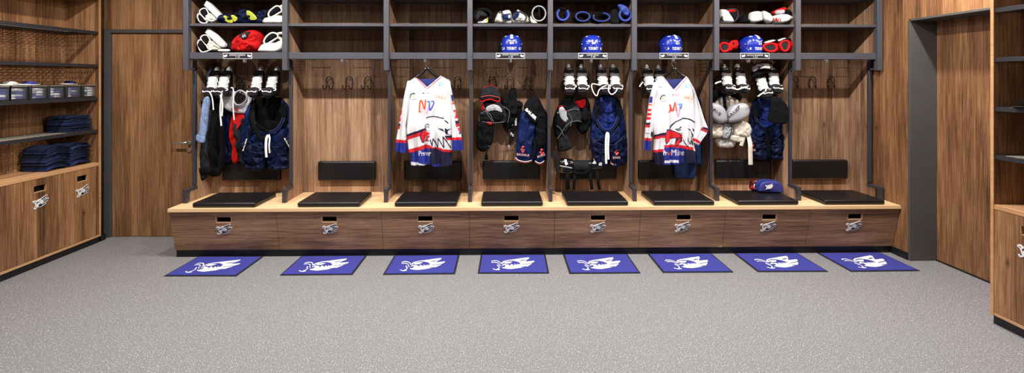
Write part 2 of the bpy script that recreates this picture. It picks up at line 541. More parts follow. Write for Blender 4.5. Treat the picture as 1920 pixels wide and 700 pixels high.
def badge(f, parent, name='emblem', white=None, ink=None):
    """f maps badge units (about -0.5..0.5) and a lift to a point; returns the badge as one part with its dark print"""
    e = MB()
    for pl in BADGE_W: 
        pts = [f(x, y, .0005) for x, y in pl]; up = f(0, 0, .005) - f(0, 0, .0005)
        e.prism(pts, up)
    e = e.out(name, white or WHITEP, parent, smooth=False)
    k = decal(BADGE_K, lambda x, y: f(x, y, .0056)).out('emblem_print', ink or INK, e, smooth=False)
    return e

MAT_EYE = [[(704, 268), (740, 247), (800, 242), (925, 240), (862, 284), (780, 290), (735, 284)]]
# floor-mat emblem measured on the mat and stored in mat units
def _m(pl):
    out = []
    c0 = at_floor(962.5, 513.9); 
    for x, y in pl:
        p = at_floor(890 + x / 13.24, 475 + y / 13.24)
        out.append((p.x - c0.x, p.y - c0.y))
    return out
MAT_W = [_m([(640, 280), (690, 230), (800, 200), (950, 180), (1150, 150), (1330, 128), (1338, 155), (1285, 190), (1240, 235), (1300, 230), (1460, 213), (1468, 235), (1405, 270), (1390, 300), (1300, 355), (1150, 385), (1050, 402), (900, 422), (800, 417), (700, 402), (662, 380), (720, 378), (752, 362), (700, 348), (668, 330), (700, 300), (730, 288), (650, 290)])]
for st, wd in (([(400, 240), (440, 218), (540, 220), (610, 250), (648, 292)], 15), ([(410, 266), (470, 256), (540, 264), (590, 288), (602, 322), (650, 342)], 13),
               ([(548, 318), (575, 350), (602, 372), (592, 402), (545, 435)], 20), ([(443, 418), (500, 436), (560, 442), (622, 432)], 15)):
    MAT_W += [_m(q) for q in stroke(st, wd, 12)]
MAT_B = [_m(p) for p in [
    [(690, 300), (702, 250), (760, 229), (850, 214), (950, 216), (1050, 238), (1110, 268), (1134, 305), (1098, 286), (1110, 318), (1040, 290), (1050, 328), (970, 290), (985, 338), (905, 300), (885, 300), (875, 352), (840, 315), (780, 305), (730, 300)],
    [(1080, 222), (1180, 193), (1280, 182), (1262, 196), (1150, 222)],
    [(1170, 306), (1405, 270), (1385, 288), (1180, 317)],
    [(1140, 366), (1310, 346), (1250, 366), (1140, 380)],
    [(690, 340), (730, 320), (755, 338), (748, 364), (715, 358)]]]
# ------------------------------------------------------------------ bench, drawers, lockers
YT, ZB, YP, YS, YBK, YPOST = 4.14, .45, 4.25, 4.36, 4.72, 4.46
BX0, BX1 = at(314, 392, YT).x, XR - .004
ORD = ['first', 'second', 'third', 'fourth', 'fifth', 'sixth', 'seventh', 'eighth']
FILL = ['goalie gear and a red bundle', 'nothing, left of the locker with a white jersey', 'only a hanging white jersey', 'a blue 84 helmet and black shoulder pads',
        'blue elbow pads and a round blue helmet', 'a blue 61 helmet and an eagle jersey', 'red gloves and white chest pads', 'nothing, by the right wall']
o = MB().box(BX0, BX1, YT, 4.725, ZB - .03, ZB).out('bench_seat_board', LIGHTX, smooth=False, bevel=.0015)
tag(o, 'long pale oak bench top running under all eight lockers', 'bench')
o = MB().box(at(331, 480, YP).x, XR - .014, YP, YP + .02, 0, .066).out('bench_plinth', BLACK, smooth=False)
tag(o, 'long black plinth under the row of bench drawers', 'plinth')
SEAM = [BX0 + .004] + [at(p, 398, YT).x for p in (515.5, 714, 879.5, 1040.5, 1202.5, 1363, 1522)] + [BX1]
SLOT = [418, 617, 797, 959, 1121.5, 1283, 1443.5, 1604.5]
def slant(x, s, t=0):   # s: 0 bottom .. 1 top, t: lift towards the room
    z0, z1, y0, y1 = .066, ZB - .032, YP - .02, YT + .012
    n = Vector((0, -(z1 - z0), (y0 - y1) * -1)).normalized()
    return Vector((x, y0 + (y1 - y0) * s, z0 + (z1 - z0) * s)) + Vector((0, -.97, -.24)) * t
SLH = (slant(0, 1) - slant(0, 0)).length
for i in range(8):
    x0, x1 = SEAM[i] + .0015, SEAM[i + 1] - .0015
    cx_ = at(SLOT[i], 410, YT + .02).x
    t = thing('drawer_cabinet', ['dark oak bench drawer with eagle badge, leftmost of the eight', 'dark oak bench drawer below the empty second locker from the left', 'dark oak bench drawer below the left hanging jersey',
        'dark oak bench drawer below the locker with the 84 helmet', 'dark oak bench drawer below the black shin guards', 'dark oak bench drawer below the right hanging jersey, chipped lower corner',
        'dark oak bench drawer below the cushion with the blue toiletry bag', 'dark oak bench drawer with eagle badge, rightmost by the side wall'][i], 'drawer', ((x0 + x1) / 2, YP, .066), 'bench drawers')
    b = MB(); hw = .066; s0, s1 = .715, .865
    def quad(xa, xb, sa, sb, m=b):
        m.hexa([slant(xa, sa, .0), slant(xb, sa, .0), slant(xa, sa, -.018), slant(xb, sa, -.018), slant(xa, sb, .0), slant(xb, sb, .0), slant(xa, sb, -.018), slant(xb, sb, -.018)])
    quad(x0, cx_ - hw, 0, 1); quad(cx_ + hw, x1, 0, 1); quad(cx_ - hw, cx_ + hw, 0, s0); quad(cx_ - hw, cx_ + hw, s1, 1)
    b.out('front_panel', WOODH, t, smooth=False)
    b = MB(); quad(cx_ - hw, cx_ + hw, s0, s0 + .014, b); quad(cx_ + hw - .003, cx_ + hw, s0, s1, b); quad(cx_ - hw, cx_ - hw + .003, s0, s1, b)
    b.out('handle_cutout_edge', LIGHTX, t, smooth=False)
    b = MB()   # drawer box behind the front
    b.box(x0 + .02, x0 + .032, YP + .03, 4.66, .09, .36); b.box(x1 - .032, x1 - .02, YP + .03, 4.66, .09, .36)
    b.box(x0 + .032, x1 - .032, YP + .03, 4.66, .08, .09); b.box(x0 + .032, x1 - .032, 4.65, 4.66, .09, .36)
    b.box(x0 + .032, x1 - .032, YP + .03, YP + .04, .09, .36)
    b.out('drawer_box', SHADEIN, t, smooth=False)
    ec = slant(at(SLOT[i] + (2 if i < 3 else 0 if i < 5 else -3), 430, YT + .04).x, .54)
    badge(lambda x, y, l: slant(ec.x + x * .137, .55 + y * .137 / SLH, l), t)
    if i == 5:
        b = decal([[(0, 0), (1, 0), (1, .7)]], lambda x, y: slant(x1 - .05 + x * .05, y * .08, .0012)); b.out('chipped_corner', LIGHTX, t, smooth=False, label='pale chipped corner')

UPX = [352, 536.5, 725.5, 881.5, 1031.5, 1188, 1341.5, 1493.5, 1645.5]
U = [at(p, 105, YS).x for p in UPX]
U[8] = min(U[8], XR - .03)
ZS0, ZS1, ZM, ZT = 1.734, 1.792, 2.052, 2.285
STEELP = mat('post_steel', (50, 50, 56), .4, bump=.04, bscale=300)
for i in range(9):
    x = U[i]
    t = thing('steel_frame', ['charcoal steel frame at the left end of the locker row', 'charcoal steel frame between the red-bundle locker and the empty locker', 'charcoal steel frame left of the left hanging jersey',
        'charcoal steel frame right of the left hanging jersey', 'charcoal steel frame between the 84 helmet and the fifth locker', 'charcoal steel frame left of the right hanging jersey',
        'charcoal steel frame right of the right hanging jersey', 'charcoal steel frame right of the white chest pads', 'charcoal steel frame at the right end of the locker row'][i], 'frame', (x, YS, ZB), 'steel frames between the lockers')
    wd = .046
    MB().box(x - wd / 2, x + wd / 2, YS - .03, YS + .016, 1.632, 2.5).out('upright', STEEL, t, bevel=.002)
    b = MB()
    b.box(x - .013, x + .013, YPOST - .013, YPOST + .013, .585, 1.732)
    b.out('post', STEELP, t, bevel=.002)
    MB().box(x - .013, x + .013, YS + .017, YPOST + .012, 1.636, 1.656).out('top_bracket', STEELP, t, bevel=.002)
    b = MB().box(x - .017, x + .017, 4.315, 4.35, ZB + .001, .572).box(x - .017, x + .017, 4.351, YPOST + .013, .547, .572)
    b.out('foot', STEELP, t, bevel=.002)

def hook_mesh(x, y, z):
    b = MB(); w_ = .03; yy = y - .03
    b.tube([(x - w_, yy, z - .09), (x - w_, yy, z - .035), (x - w_ * .75, yy, z - .01), (x, yy, z), (x + w_ * .75, yy, z - .01), (x + w_, yy, z - .035), (x + w_, yy, z - .09)], .005, 8, sm=26)
    for s in (-1, 1):
        b.tube([(x + s * w_, yy, z - .09), (x + s * w_ - .002, yy - .006, z - .112), (x + s * w_ - .012, yy - .02, z - .12), (x + s * w_ - .022, yy - .028, z - .108), (x + s * w_ - .024, yy - .028, z - .09)], .005, 8, sm=14)
        b.sphere((x + s * w_ - .024, yy - .028, z - .087), .0065, n=10, m=6)
        b.bar((x + s * w_, yy, z - .06), (x + s * w_, y - .001, z - .06), .006, .006)
    return b
def ring_mesh(x, y, z):
    b = MB()
    for s in (-1, 1): b.tube([(x + s * .03, y - .03, z - .074), (x + s * .03, y - .03, z - .064)], .0072, 10)
    return b
HOOKPX = [(449, 480, 515), (618, 655, 690), (786, 823, 858), (923, 957, 991), (1064, 1098, 1132), (1206, 1240, 1274), (1346, 1381, 1416), (1490, 1524, 1559)]
BACKPX = [471, 650, 811.5, 958.5, 1103.5, 1250, 1394, 1538]
RAILS = [((412, 506)), ((602, 682)), ((763, 832)), (925, 990), (1077, 1140), (1228, 1296), (1370, 1436), (1515, 1582)]
RAILY = 4.62
shelf_things = []
for i in range(8):
    x0, x1 = U[i], U[i + 1]
    t = thing('locker', 'open oak locker holding ' + FILL[i], 'locker', ((x0 + x1) / 2, YBK, ZB), 'eight open lockers')
    MB().box(x0 + .001, x1 - .001, YBK, YBK + .02, ZB + .001, 2.5).out('back_panel', WOODB, t, smooth=False)
    for sd, xx in ((1, x0), (-1, x1)):
        b = MB()
        xa, xb = sorted((xx + sd * .0005, xx + sd * .0105))
        b.box(xa, xb, YPOST + .016, YBK - .001, ZB + .001, 1.73)
        b.box(xa, xb, YS + .02, YPOST + .015, ZB + .001, .546)
        b.box(xa, xb, YS + .018, YBK - .001, 1.731, 2.5)
        b.out('side_panel', WOODB, t, smooth=False)
    xa, xb = x0 + .0115, x1 - .0115
    b = MB().box(x0 + .024, x1 - .024, YS - .012, YS + .012, ZS0, ZS1)
    b.box(xa, xb, YBK - .03, YBK - .002, ZS1 - .03, ZS1)
    b.box(xa, xa + .02, YS + .018, YBK - .03, ZS1 - .03, ZS1).box(xb - .02, xb, YS + .018, YBK - .03, ZS1 - .03, ZS1)
    sh = b.out('shelf', STEEL, t, bevel=.0015)
    diamond_sheet(xa + .02, xb - .02, YS + .013, YBK - .03, ZS1 - .004, px_=.03, py_=.014, wd=.0052).out('shelf_mesh', MESHM, sh, smooth=False)
    MB().box(x0 + .024, x1 - .024, YS - .012, YS + .017, ZM - .024, ZM).box(xa, xb, YS + .018, YBK - .002, ZM - .024, ZM).out('shelf', STEEL, t, bevel=.0015)
    MB().box(x0 + .024, x1 - .024, YS - .012, YS + .017, ZT, ZT + .024).box(xa, xb, YS + .018, YBK - .002, ZT, ZT + .024).out('shelf', STEEL, t, bevel=.0015)
    for hpx in HOOKPX[i]:
        p = at(hpx, 144, YBK - .03)
        h = hook_mesh(p.x, YBK, p.z).out('coat_hook', BLACKW, t)
        ring_mesh(p.x, YBK, p.z).out('hook_collar', CHROME, h)
    for rpx in RAILS[i]:
        p = at(rpx, 127, RAILY)
        b = MB().tube([(p.x - .093, RAILY, p.z + .022), (p.x - .093, RAILY, p.z), (p.x + .093, RAILY, p.z), (p.x + .093, RAILY, p.z + .022)], .0026, 6)
        b.tube([(p.x, RAILY, p.z), (p.x, RAILY, ZS1 - .008)], .0026, 6)
        b.out('skate_rail', mat('rail_steel', (120, 116, 112), .35, .7) if i == 0 and rpx == RAILS[0][0] else bpy.data.materials['rail_steel'], t)
    cxp = (RAILS[i][0] + RAILS[i][1]) / 2
    p = at(cxp, 116, 4.47)
    MB().box(p.x - .012, p.x + .012, 4.455, 4.485, p.z - .008, ZS1 - .008).out('hanger_clip', SILVER, t, bevel=.003)
    # backrest pad
    bc = at(BACKPX[i], 300, 4.68).x
    z0, z1 = at(650, 339.5, 4.67).z, at(650, 303, 4.67).z
    b = MB().box(bc - .277, bc + .277, 4.672, YBK - .001, z0, z1)
    b.out('backrest', LEATHER, t, bevel=.016, seg=4)
CUSH = [(359, 479), (556.5, 675), (737.6, 858), (901, 1019), (1062, 1179.5), (1224.6, 1341.5), (1381, 1501.6), (1546, 1661)]
for i, (a, c) in enumerate(CUSH):
    cx_ = (at(a, 388, 4.165).x + at(c, 388, 4.165).x) / 2
    b = MB().box(cx_ - .268, cx_ + .268, 4.165, 4.555, ZB + .001, ZB + .043)
    o = b.out('seat_cushion', LEATHER, None, bevel=.014, seg=4)
    # origin at the cushion's base
    v = Vector((cx_, 4.36, ZB + .001))
    o.data.transform(Matrix.Translation(-v)); o.location = v
    tag(o, ['flat black vinyl seat cushion, leftmost on the bench', 'flat black vinyl seat cushion in front of the empty second locker', 'flat black vinyl seat cushion below the left hanging jersey',
            'flat black vinyl seat cushion below the navy pants with the black belt pad', 'flat black vinyl seat cushion behind which the shin guards stand', 'flat black vinyl seat cushion below the right hanging jersey',
            'flat black vinyl seat cushion with a blue toiletry bag on it', 'flat black vinyl seat cushion, rightmost on the bench'][i], 'cushion', 'seat cushions on the bench')
# name plates
PL = [(0, 445.5, 'DENNIS ENDRAS', '44'), (3, 957, 'ANDREW DESJARDINS', '84'), (4, 1111.5, 'DAVID WOLF', '89'), (5, 1264, 'TOMMI HUHTALA', '61'), (6, 1415, 'NICOLAS KRÄMMER', '21')]
for i, cpx, nm, num in PL:
    yy = YS - .0135
    p0 = at(cpx - 27, 110.3, yy); p1 = at(cpx + 27, 99.5, yy)
    t = thing('name_plate', 'black white-edged name plate with number %s on the locker shelf edge' % num, 'name plate', ((p0.x + p1.x) / 2, yy, p0.z), 'name plates on the shelf edges')
    MB().box(p0.x, p1.x, yy - .003, yy, p0.z, p1.z).out('plate_border', WHITEP, t, smooth=False, label='white border')
    MB().box(p0.x + .004, p1.x - .004, yy - .0045, yy - .003, p0.z + .004, p1.z - .004).out('plate', INK, t, smooth=False)
    W_ = p1.x - p0.x; H_ = p1.z - p0.z; cx_ = (p0.x + p1.x) / 2
    nw = min(.148, .0108 * len(nm))
    letter('lettering', nm, WHITEP, t, (cx_ - nw / 2, yy - .0052, p0.z + H_ * .52), (1, 0, 0), (0, 0, 1), nw, H_ * .26, .002)
    letter('lettering', num, WHITEP, t, (cx_ + .002, yy - .0052, p0.z + H_ * .19), (1, 0, 0), (0, 0, 1), .02, H_ * .24, .002)
    st = [(math.sin(k * math.pi / 5) * (1 if k % 2 == 0 else .42), math.cos(k * math.pi / 5) * (1 if k % 2 == 0 else .42)) for k in range(10)]
    decal([st], lambda x, y: Vector((cx_ - .012 + x * .006, yy - .0052, p0.z + H_ * .3 + y * .006))).out('star', WHITEP, t, smooth=False)
    for sgn in (-1, 1):
        decal(BADGE_W, lambda x, y: Vector((cx_ + sgn * .105 - x * .036 * sgn, yy - .0052, p0.z + H_ * .5 + y * .036))).out('plate_emblem', WHITEP, t, smooth=False)

# ------------------------------------------------------------------ floor mats
MATS = [((307, 519), (443, 519)), ((525.5, 517.5), (660, 516.3)), ((718.5, 516.2), (852.6, 515)), ((896.5, 514), (1029, 513.8)), ((1068, 514.3), (1200.7, 513.5)),
        ((1243.6, 512.5), (1375, 511.7)), ((1422, 511), (1552, 510.5)), ((1596, 510.5), (1725, 509))]
for i, (a, c) in enumerate(MATS):
    A, C_ = at_floor(*a), at_floor(*c)
    ctr = (A + C_) / 2; ux = (C_ - A).normalized(); uy = Vector((-ux.y, ux.x, 0))
    hw, dp = .285, min(.42, (4.243 - ctr.y))
    t = thing('floor_mat', ['blue floor mat with white eagle print, leftmost of the eight', 'blue floor mat with white eagle print, second from the left', 'blue floor mat with white eagle print, third from the left',
            'blue floor mat with white eagle print, left of the middle gap', 'blue floor mat with white eagle print, fourth from the right', 'blue floor mat with white eagle print, third from the right',
            'blue floor mat with white eagle print, second from the right', 'blue floor mat with white eagle print, rightmost by the side wall'][i], 'floor mat', (ctr.x, ctr.y, 0), 'blue mats in front of the bench')
    F = lambda x, y, z: ctr + ux * x + uy * y + Vector((0, 0, z))
    b = MB().hexa([F(-hw, 0, 0.0005), F(hw, 0, 0.0005), F(-hw, dp, 0.0005), F(hw, dp, 0.0005), F(-hw, 0, .004), F(hw, 0, .004), F(-hw, dp, .004), F(hw, dp, .004)])
    b.out('rubber_border', RUBBER, t, smooth=False)
    e = .014
    b = MB().hexa([F(-hw + e, e, 0.004), F(hw - e, e, 0.004), F(-hw + e, dp - e, 0.004), F(hw - e, dp - e, 0.004), F(-hw + e, e, .008), F(hw - e, e, .008), F(-hw + e, dp - e, .008), F(hw - e, dp - e, .008)])
    b.out('carpet', MATBLUE, t, smooth=False)
    decal(MAT_W, lambda x, y: F(x, y, .0088)).out('eagle_print', MATWHITE, t, smooth=False)
    decal(MAT_B, lambda x, y: F(x, y, .0096)).out('eagle_detail', MATBLUE, t, smooth=False)
    decal([_m(MAT_EYE[0])], lambda x, y: F(x, y, .0104)).out('eagle_eye', MATWHITE, t, smooth=False)
# ------------------------------------------------------------------ side cabinets with shelves
ZSH = [2.003, 1.692, 1.380, 1.075]
CZ = .762
def side_cabinet(label, sgn, XF, XW, Y0, Y1, doors, group=None):
    """XF front plane, XW wall plane, doors: list of (ya, yb, slot y)"""
    t = thing('shelf_cabinet', label, 'cabinet', ((XF + XW) / 2, (Y0 + Y1) / 2, 0))
    lo, hi = min(XF, XW), max(XF, XW)
    def bx(dx0, dx1, y0, y1, z0, z1, b=None):   # dx measured from the front plane into the wall
        b = b or MB(); a, c = XF + sgn * dx0, XF + sgn * dx1
        return b.box(min(a, c), max(a, c), y0, y1, z0, z1)
    D = abs(XW - XF)
    b = bx(.02, .04, Y0 + .001, Y1 - .001, .0, .058); b.out('plinth', BLACK, t, smooth=False)
    b = bx(.004, D - .021, Y1 - .02, Y1, .06, 2.5); b.out('side_panel', WOODV, t, smooth=False)
    bx(.0, .004, Y1 - .02, Y1, .06, 2.5).out('side_panel_edge', LIGHTY, t, smooth=False)
    b = bx(.022, D - .021, Y0, Y0 + .02, .06, 2.5); b.out('side_panel', WOODV, t, smooth=False)
    bx(D - .02, D - .001, Y0, Y1, .06, 2.5).out('back_panel', WOODV, t, smooth=False)
    bx(.002, D - .022, Y0 + .021, Y1 - .021, CZ - .03, CZ).out('counter', LIGHTY, t, smooth=False, bevel=.0015)
    bx(.002, D - .022, Y0 + .021, Y1 - .021, .06, .08).out('bottom_board', LIGHTY, t, smooth=False)
    bx(.004, D - .022, Y0 + .021, Y1 - .021, 2.30, 2.33).out('top_board', LIGHTY, t, smooth=False)
    for z in ZSH:
        b = bx(.008, .028, Y0 + .021, Y1 - .021, z - .028, z)
        bx(D - .045, D - .022, Y0 + .021, Y1 - .021, z - .02, z, b)
        n = max(1, int((Y1 - Y0) / .8))
        for k in range(n + 1):
            y = Y0 + .022 + (Y1 - Y0 - .064) * k / n
            bx(.028, D - .045, y, y + .02, z - .02, z, b)
        sh = b.out('shelf', STEELD, t, bevel=.001)
        a, c = sorted((XF + sgn * .028, XF + sgn * (D - .045)))
        m = MB()
        d = diamond_sheet(Y0 + .04, Y1 - .04, a, c, z - .004, px_=.05, py_=.02, wd=.0045)
        d.v = [Vector((v.y, v.x, v.z)) for v in d.v]
        d.out('shelf_mesh', MESHL, sh, smooth=False)
    for ya, yb, ys, yw in doors:
        z0, z1 = .083, CZ - .033
        hw, s0, s1 = yw, .62, .675
        b = MB()
        bx(.002, .02, ya + .0015, ys - hw, z0, z1, b); bx(.002, .02, ys + hw, yb - .0015, z0, z1, b)
        bx(.002, .02, ys - hw, ys + hw, z0, s0, b); bx(.002, .02, ys - hw, ys + hw, s1, z1, b)
        d = b.out('cabinet_door', WOODV, t, smooth=False)
        b = MB(); bx(.003, .02, ys - hw, ys + hw, s0, s0 + .005, b); bx(.003, .02, ys + hw - .003, ys + hw, s0, s1, b)
        b.out('handle_cutout_edge', LIGHTY, d, smooth=False)
        bx(.06, .07, ys - hw - .05, ys + hw + .05, s0 - .08, s1 + .05).out('slot_shade_sheet', SHADEIN, d, smooth=False)  # added sheet, coloured as the shade behind the handle slot
        zc = .535
        u = 1 if sgn < 0 else -1
        f = lambda x, y, l: Vector((XF + sgn * (.002 - l), ys + u * x * .137, zc + y * .137))
        badge(f, d)
    return t
def yleft(px): return at_x(px, 300, -3.83).y
dy = []
ye = [yleft(189), yleft(120.5), yleft(31)]
ye.append(ye[2] - .41)
doors = []
for k, (a, c) in enumerate(((144, 166), (63, 89))):
    ys = (at_x(a, 330, -3.83).y + at_x(c, 330, -3.83).y) / 2
    doors.append((ye[k + 1], ye[k], ys, .055))
for k in range(2, 5):
    top = ye[2] - .41 * (k - 2)
    doors.append((top - .41, top, top - .205, .055))
LY1 = ye[0]; LY0 = doors[-1][0]
side_cabinet('tall oak shelf cabinet with black mesh shelves along the left wall', -1, -3.83, XL, LY0 - .02, LY1 + .002, doors)
RXF = 3.10
RY1 = 3.015
rd = []
ysl = at_x(1923, 420, RXF).y
rd.append((RY1 - .02 - .41, RY1 - .02, at_x(1921, 420, RXF).y - .03, .055))
for k in range(1, 4): rd.append((RY1 - .02 - .41 * (k + 1), RY1 - .02 - .41 * k, RY1 - .02 - .41 * k - .205, .055))
side_cabinet('tall oak shelf cabinet at the right edge of the room', 1, RXF, XR, rd[-1][0] - .02, RY1, rd)

# ------------------------------------------------------------------ things on the left shelves
zs = ZSH[2]
BINPX = [4, 37, 75, 108, 140, 170]
random.seed(3)
by = []
for k, px in enumerate(BINPX):
    y = at_x(px, 180, -3.86).y; by.append(y)
    t = thing('sock_bin', ['clear-fronted black bin of rolled socks, cut by the left photo edge', 'clear-fronted black bin of rolled socks, second from the left photo edge', 'clear-fronted black bin of rolled socks below the blue and white slipper heel',
                           'clear-fronted black bin of rolled socks, third from the door end', 'clear-fronted black bin of rolled socks, second from the door end', 'clear-fronted black bin of rolled socks, nearest the door end'][k], 'bin', (-3.98, y, zs), 'black bins on the left shelf')
    h, hw = .112, .074
    b = MB()
    b.box(-4.08, -3.872, y - hw, y - hw + .004, zs + .001, zs + h).box(-4.08, -3.872, y + hw - .004, y + hw, zs + .001, zs + h)
    b.box(-4.08, -3.872, y - hw + .004, y + hw - .004, zs + .001, zs + .005).box(-4.08, -4.076, y - hw + .004, y + hw - .004, zs + .005, zs + h)
    b.box(-3.872, -3.868, y - hw, y - hw + .018, zs + .001, zs + h).box(-3.872, -3.868, y + hw - .018, y + hw, zs + .001, zs + h)
    b.box(-3.872, -3.868, y - hw + .018, y + hw - .018, zs + .001, zs + .016).box(-3.872, -3.868, y - hw + .018, y + hw - .018, zs + h - .012, zs + h)
    b.out('bin_body', STEELD, t, bevel=.0015)
    MB().box(-3.8705, -3.869, y - hw + .018, y + hw - .018, zs + .016, zs + h - .012).out('clear_window', PLASTIC, t, smooth=False)
    MB().box(-4.085, -3.862, y - hw - .001, y - hw + .006, zs + h, zs + h + .006).box(-4.085, -3.862, y + hw - .006, y + hw + .001, zs + h, zs + h + .006).box(-3.87, -3.862, y - hw, y + hw, zs + h, zs + h + .006).out('bin_rim', MESHL, t)
    SOCKS = (WHITEP, WHITEP, CLNAVY, PADGREY, MATBLUE)
    for r in range(4):
        for c in range(2):
            yy = y - .03 + c * .06; zz = zs + .018 + r * .0225
            m = random.choice(SOCKS)
            b = MB().puff([(yy - .027, zz - .01), (yy + .025, zz - .01), (yy + .028, zz + .009), (yy - .026, zz + .011)], 0, .045, .045, n=16, rings=4, wr=.003)
            b.v = [Vector((-3.925 + v.y, v.x, v.z)) for v in b.v]
            o = b.out('rolled_sock', m, None)
            mn = {WHITEP.name: 'white', CLNAVY.name: 'navy', PADGREY.name: 'grey', MATBLUE.name: 'blue'}[m.name]
            v0 = Vector((-3.925, yy, zz - .01)); o.data.transform(Matrix.Translation(-v0)); o.location = v0
            tag(o, 'rolled sock, %s, %s in the bin %s' % (mn, ('bottom layer', 'second layer', 'third layer', 'top layer')[r] + (', left side' if c == 0 else ', right side'),
                ['at the left photo edge', 'second from the left edge', 'below the slipper heel', 'third from the door', 'second from the door', 'nearest the door'][k]), 'sock', 'rolled socks in the bins')
# slippers lying on top of the bins
def slipper(lbl, y, zt, w2, accent):
    t = thing('slipper', lbl, 'slipper', (-3.96, y, zt), 'slippers on the bins')
    def yz(b):
        b.v = [Vector((-3.95 + v.y, v.x, v.z)) for v in b.v]; return b
    yz(MB().puff([(y - w2, zt + .003), (y + w2, zt + .003), (y + w2 * 1.02, zt + .012), (y - w2, zt + .014)], 0, .042, .042, n=24, rings=5)).out('sole', PADWHITE, t)
    yz(MB().puff([(y - w2 * .1, zt + .01), (y + w2 * .95, zt + .01), (y + w2 * .6, zt + .03), (y + w2 * .1, zt + .036)], 0, .044, .044, n=24, rings=5)).out('upper', accent, t)
zt = zs + .1195
slipper('white slipper with a blue strap lying on the bins near the left photo edge', at_x(60, 160, -3.9).y, zt, .085, MATBLUE)
slipper('all-white slipper lying on the bins at the left photo edge', at_x(30, 160, -3.9).y - .02, zt, .07, PADWHITE)
slipper('white and blue slipper lying on the bins nearest the door', at_x(138, 160, -3.9).y, zt, .06, CLNAVY)

# folded trousers
def folded(y, z, hwy, xf, th, lbl, grp, k, lift=0):
    t = thing('folded_trousers', lbl, 'trousers', ((xf - .1), y, z), grp)
    def sec(y0, y1, z0, z1, x0, x1, seed, m, nm, arch):
        b = MB(); rings = []
        n = 20
        for i in range(n + 1):
            u = i / n; yy = y0 + (y1 - y0) * u
            a = arch * (1 - (2 * u - 1) ** 2)
            w_ = .004 * noise.noise(Vector((yy * 25, seed, k))) 
            r = []
            e = min(1, (.4 + 14 * min(u, 1 - u)) ** .5)
            zc = (z0 + z1) / 2 + a + w_; hh = (z1 - z0) / 2 * e
            for q in range(10):
                an = 2 * math.pi * q / 10
                ca, sa = math.cos(an), math.sin(an)
                r.append(((x0 + x1) / 2 + (x1 - x0) / 2 * math.copysign(abs(ca) ** .4, ca) + .006 * noise.noise(Vector((yy * 9, seed, 5))), yy, zc + hh * math.copysign(abs(sa) ** .8, sa)))
            rings.append(r)
        return b.ring_loft(rings).out(nm, m, t)
    sec(y - hwy, y + hwy, z + .0005, z + th * .55, xf - .22, xf, k, FOLD, 'lower_leg', lift)
    sec(y - hwy + .004, y + hwy - .006, z + th * .5, z + th, xf - .22, xf - .004, k + 9, FOLDE if k % 3 == 0 else FOLD, 'upper_leg', lift)
POS = ['bottom', 'second from bottom', 'third from bottom', 'fourth from bottom', 'fifth from bottom', 'sixth from bottom', 'seventh from bottom', 'topmost']
def yx(px, X): return at_x(px, 260, X).y
ya, yb = yx(172, -3.88), yx(131, -3.88)
for k in range(5):
    folded((ya + yb) / 2 + random.uniform(-.006, .006), ZSH[3] + .001 + k * .029, (ya - yb) / 2, -3.875 + random.uniform(-.006, .006), .029, 'folded navy trousers, %s of the stack on the lowest mesh shelf' % ('topmost' if k == 4 else POS[k]), 'folded trousers on the mesh shelf', k + 1)
for nm, pa, pb, n in (('door-side', 172, 134, 8), ('left-hand', 132, 89, 8)):
    ya, yb = yx(pa, -3.88), yx(pb, -3.88)
    for k in range(n):
        folded((ya + yb) / 2 + random.uniform(-.006, .006), CZ + .001 + k * .024, (ya - yb) / 2 - .002, -3.885 + random.uniform(-.008, .008), .024, 'folded navy trousers, %s of the %s stack on the counter' % (POS[k], nm), 'folded trousers on the oak counter', k + 3, lift=.02)
# a dark cap on the right shelves, mostly cut by the photo edge
p = at_x(1919, 193, RXF + .12)
t = thing('baseball_cap', 'black cap on the right cabinet shelf at the photo edge', 'cap', (p.x, p.y - .08, ZSH[2]))
b = MB().sphere((p.x, p.y - .10, ZSH[2] + .03), .09, sz=.75, n=24, m=14)
b.v = [Vector((v.x, v.y, max(v.z, ZSH[2] + .002))) for v in b.v]; b.out('crown', CLBLACK, t)
MB().puff([(p.x - .17, 0), (p.x - .07, .07), (p.x - .05, -.07)], 0, .006, .004, n=20, rings=4).xf(Matrix(((1, 0, 0, 0), (0, 0, 1, p.y - .1), (0, 1, 0, ZSH[2] + .008), (0, 0, 0, 1)))).out('brim', CLBLACK, t)
# ------------------------------------------------------------------ gear
def px2(pts, Y, ox=0, oy=0, s=1.0):
    """photo outline at depth Y -> (x, z); pts in a zoomed crop with origin ox, oy and scale s"""
    out = []
    for x, y in pts:
        p = at(ox + x / s, oy + y / s, Y); out.append((p.x, p.z))
    return out
def fpx(Y, ox=0, oy=0, s=1.0):
    return lambda x, y: at(ox + x / s, oy + y / s, Y)
def pt(x, y, Y, ox=0, oy=0, s=1.0): return at(ox + x / s, oy + y / s, Y)

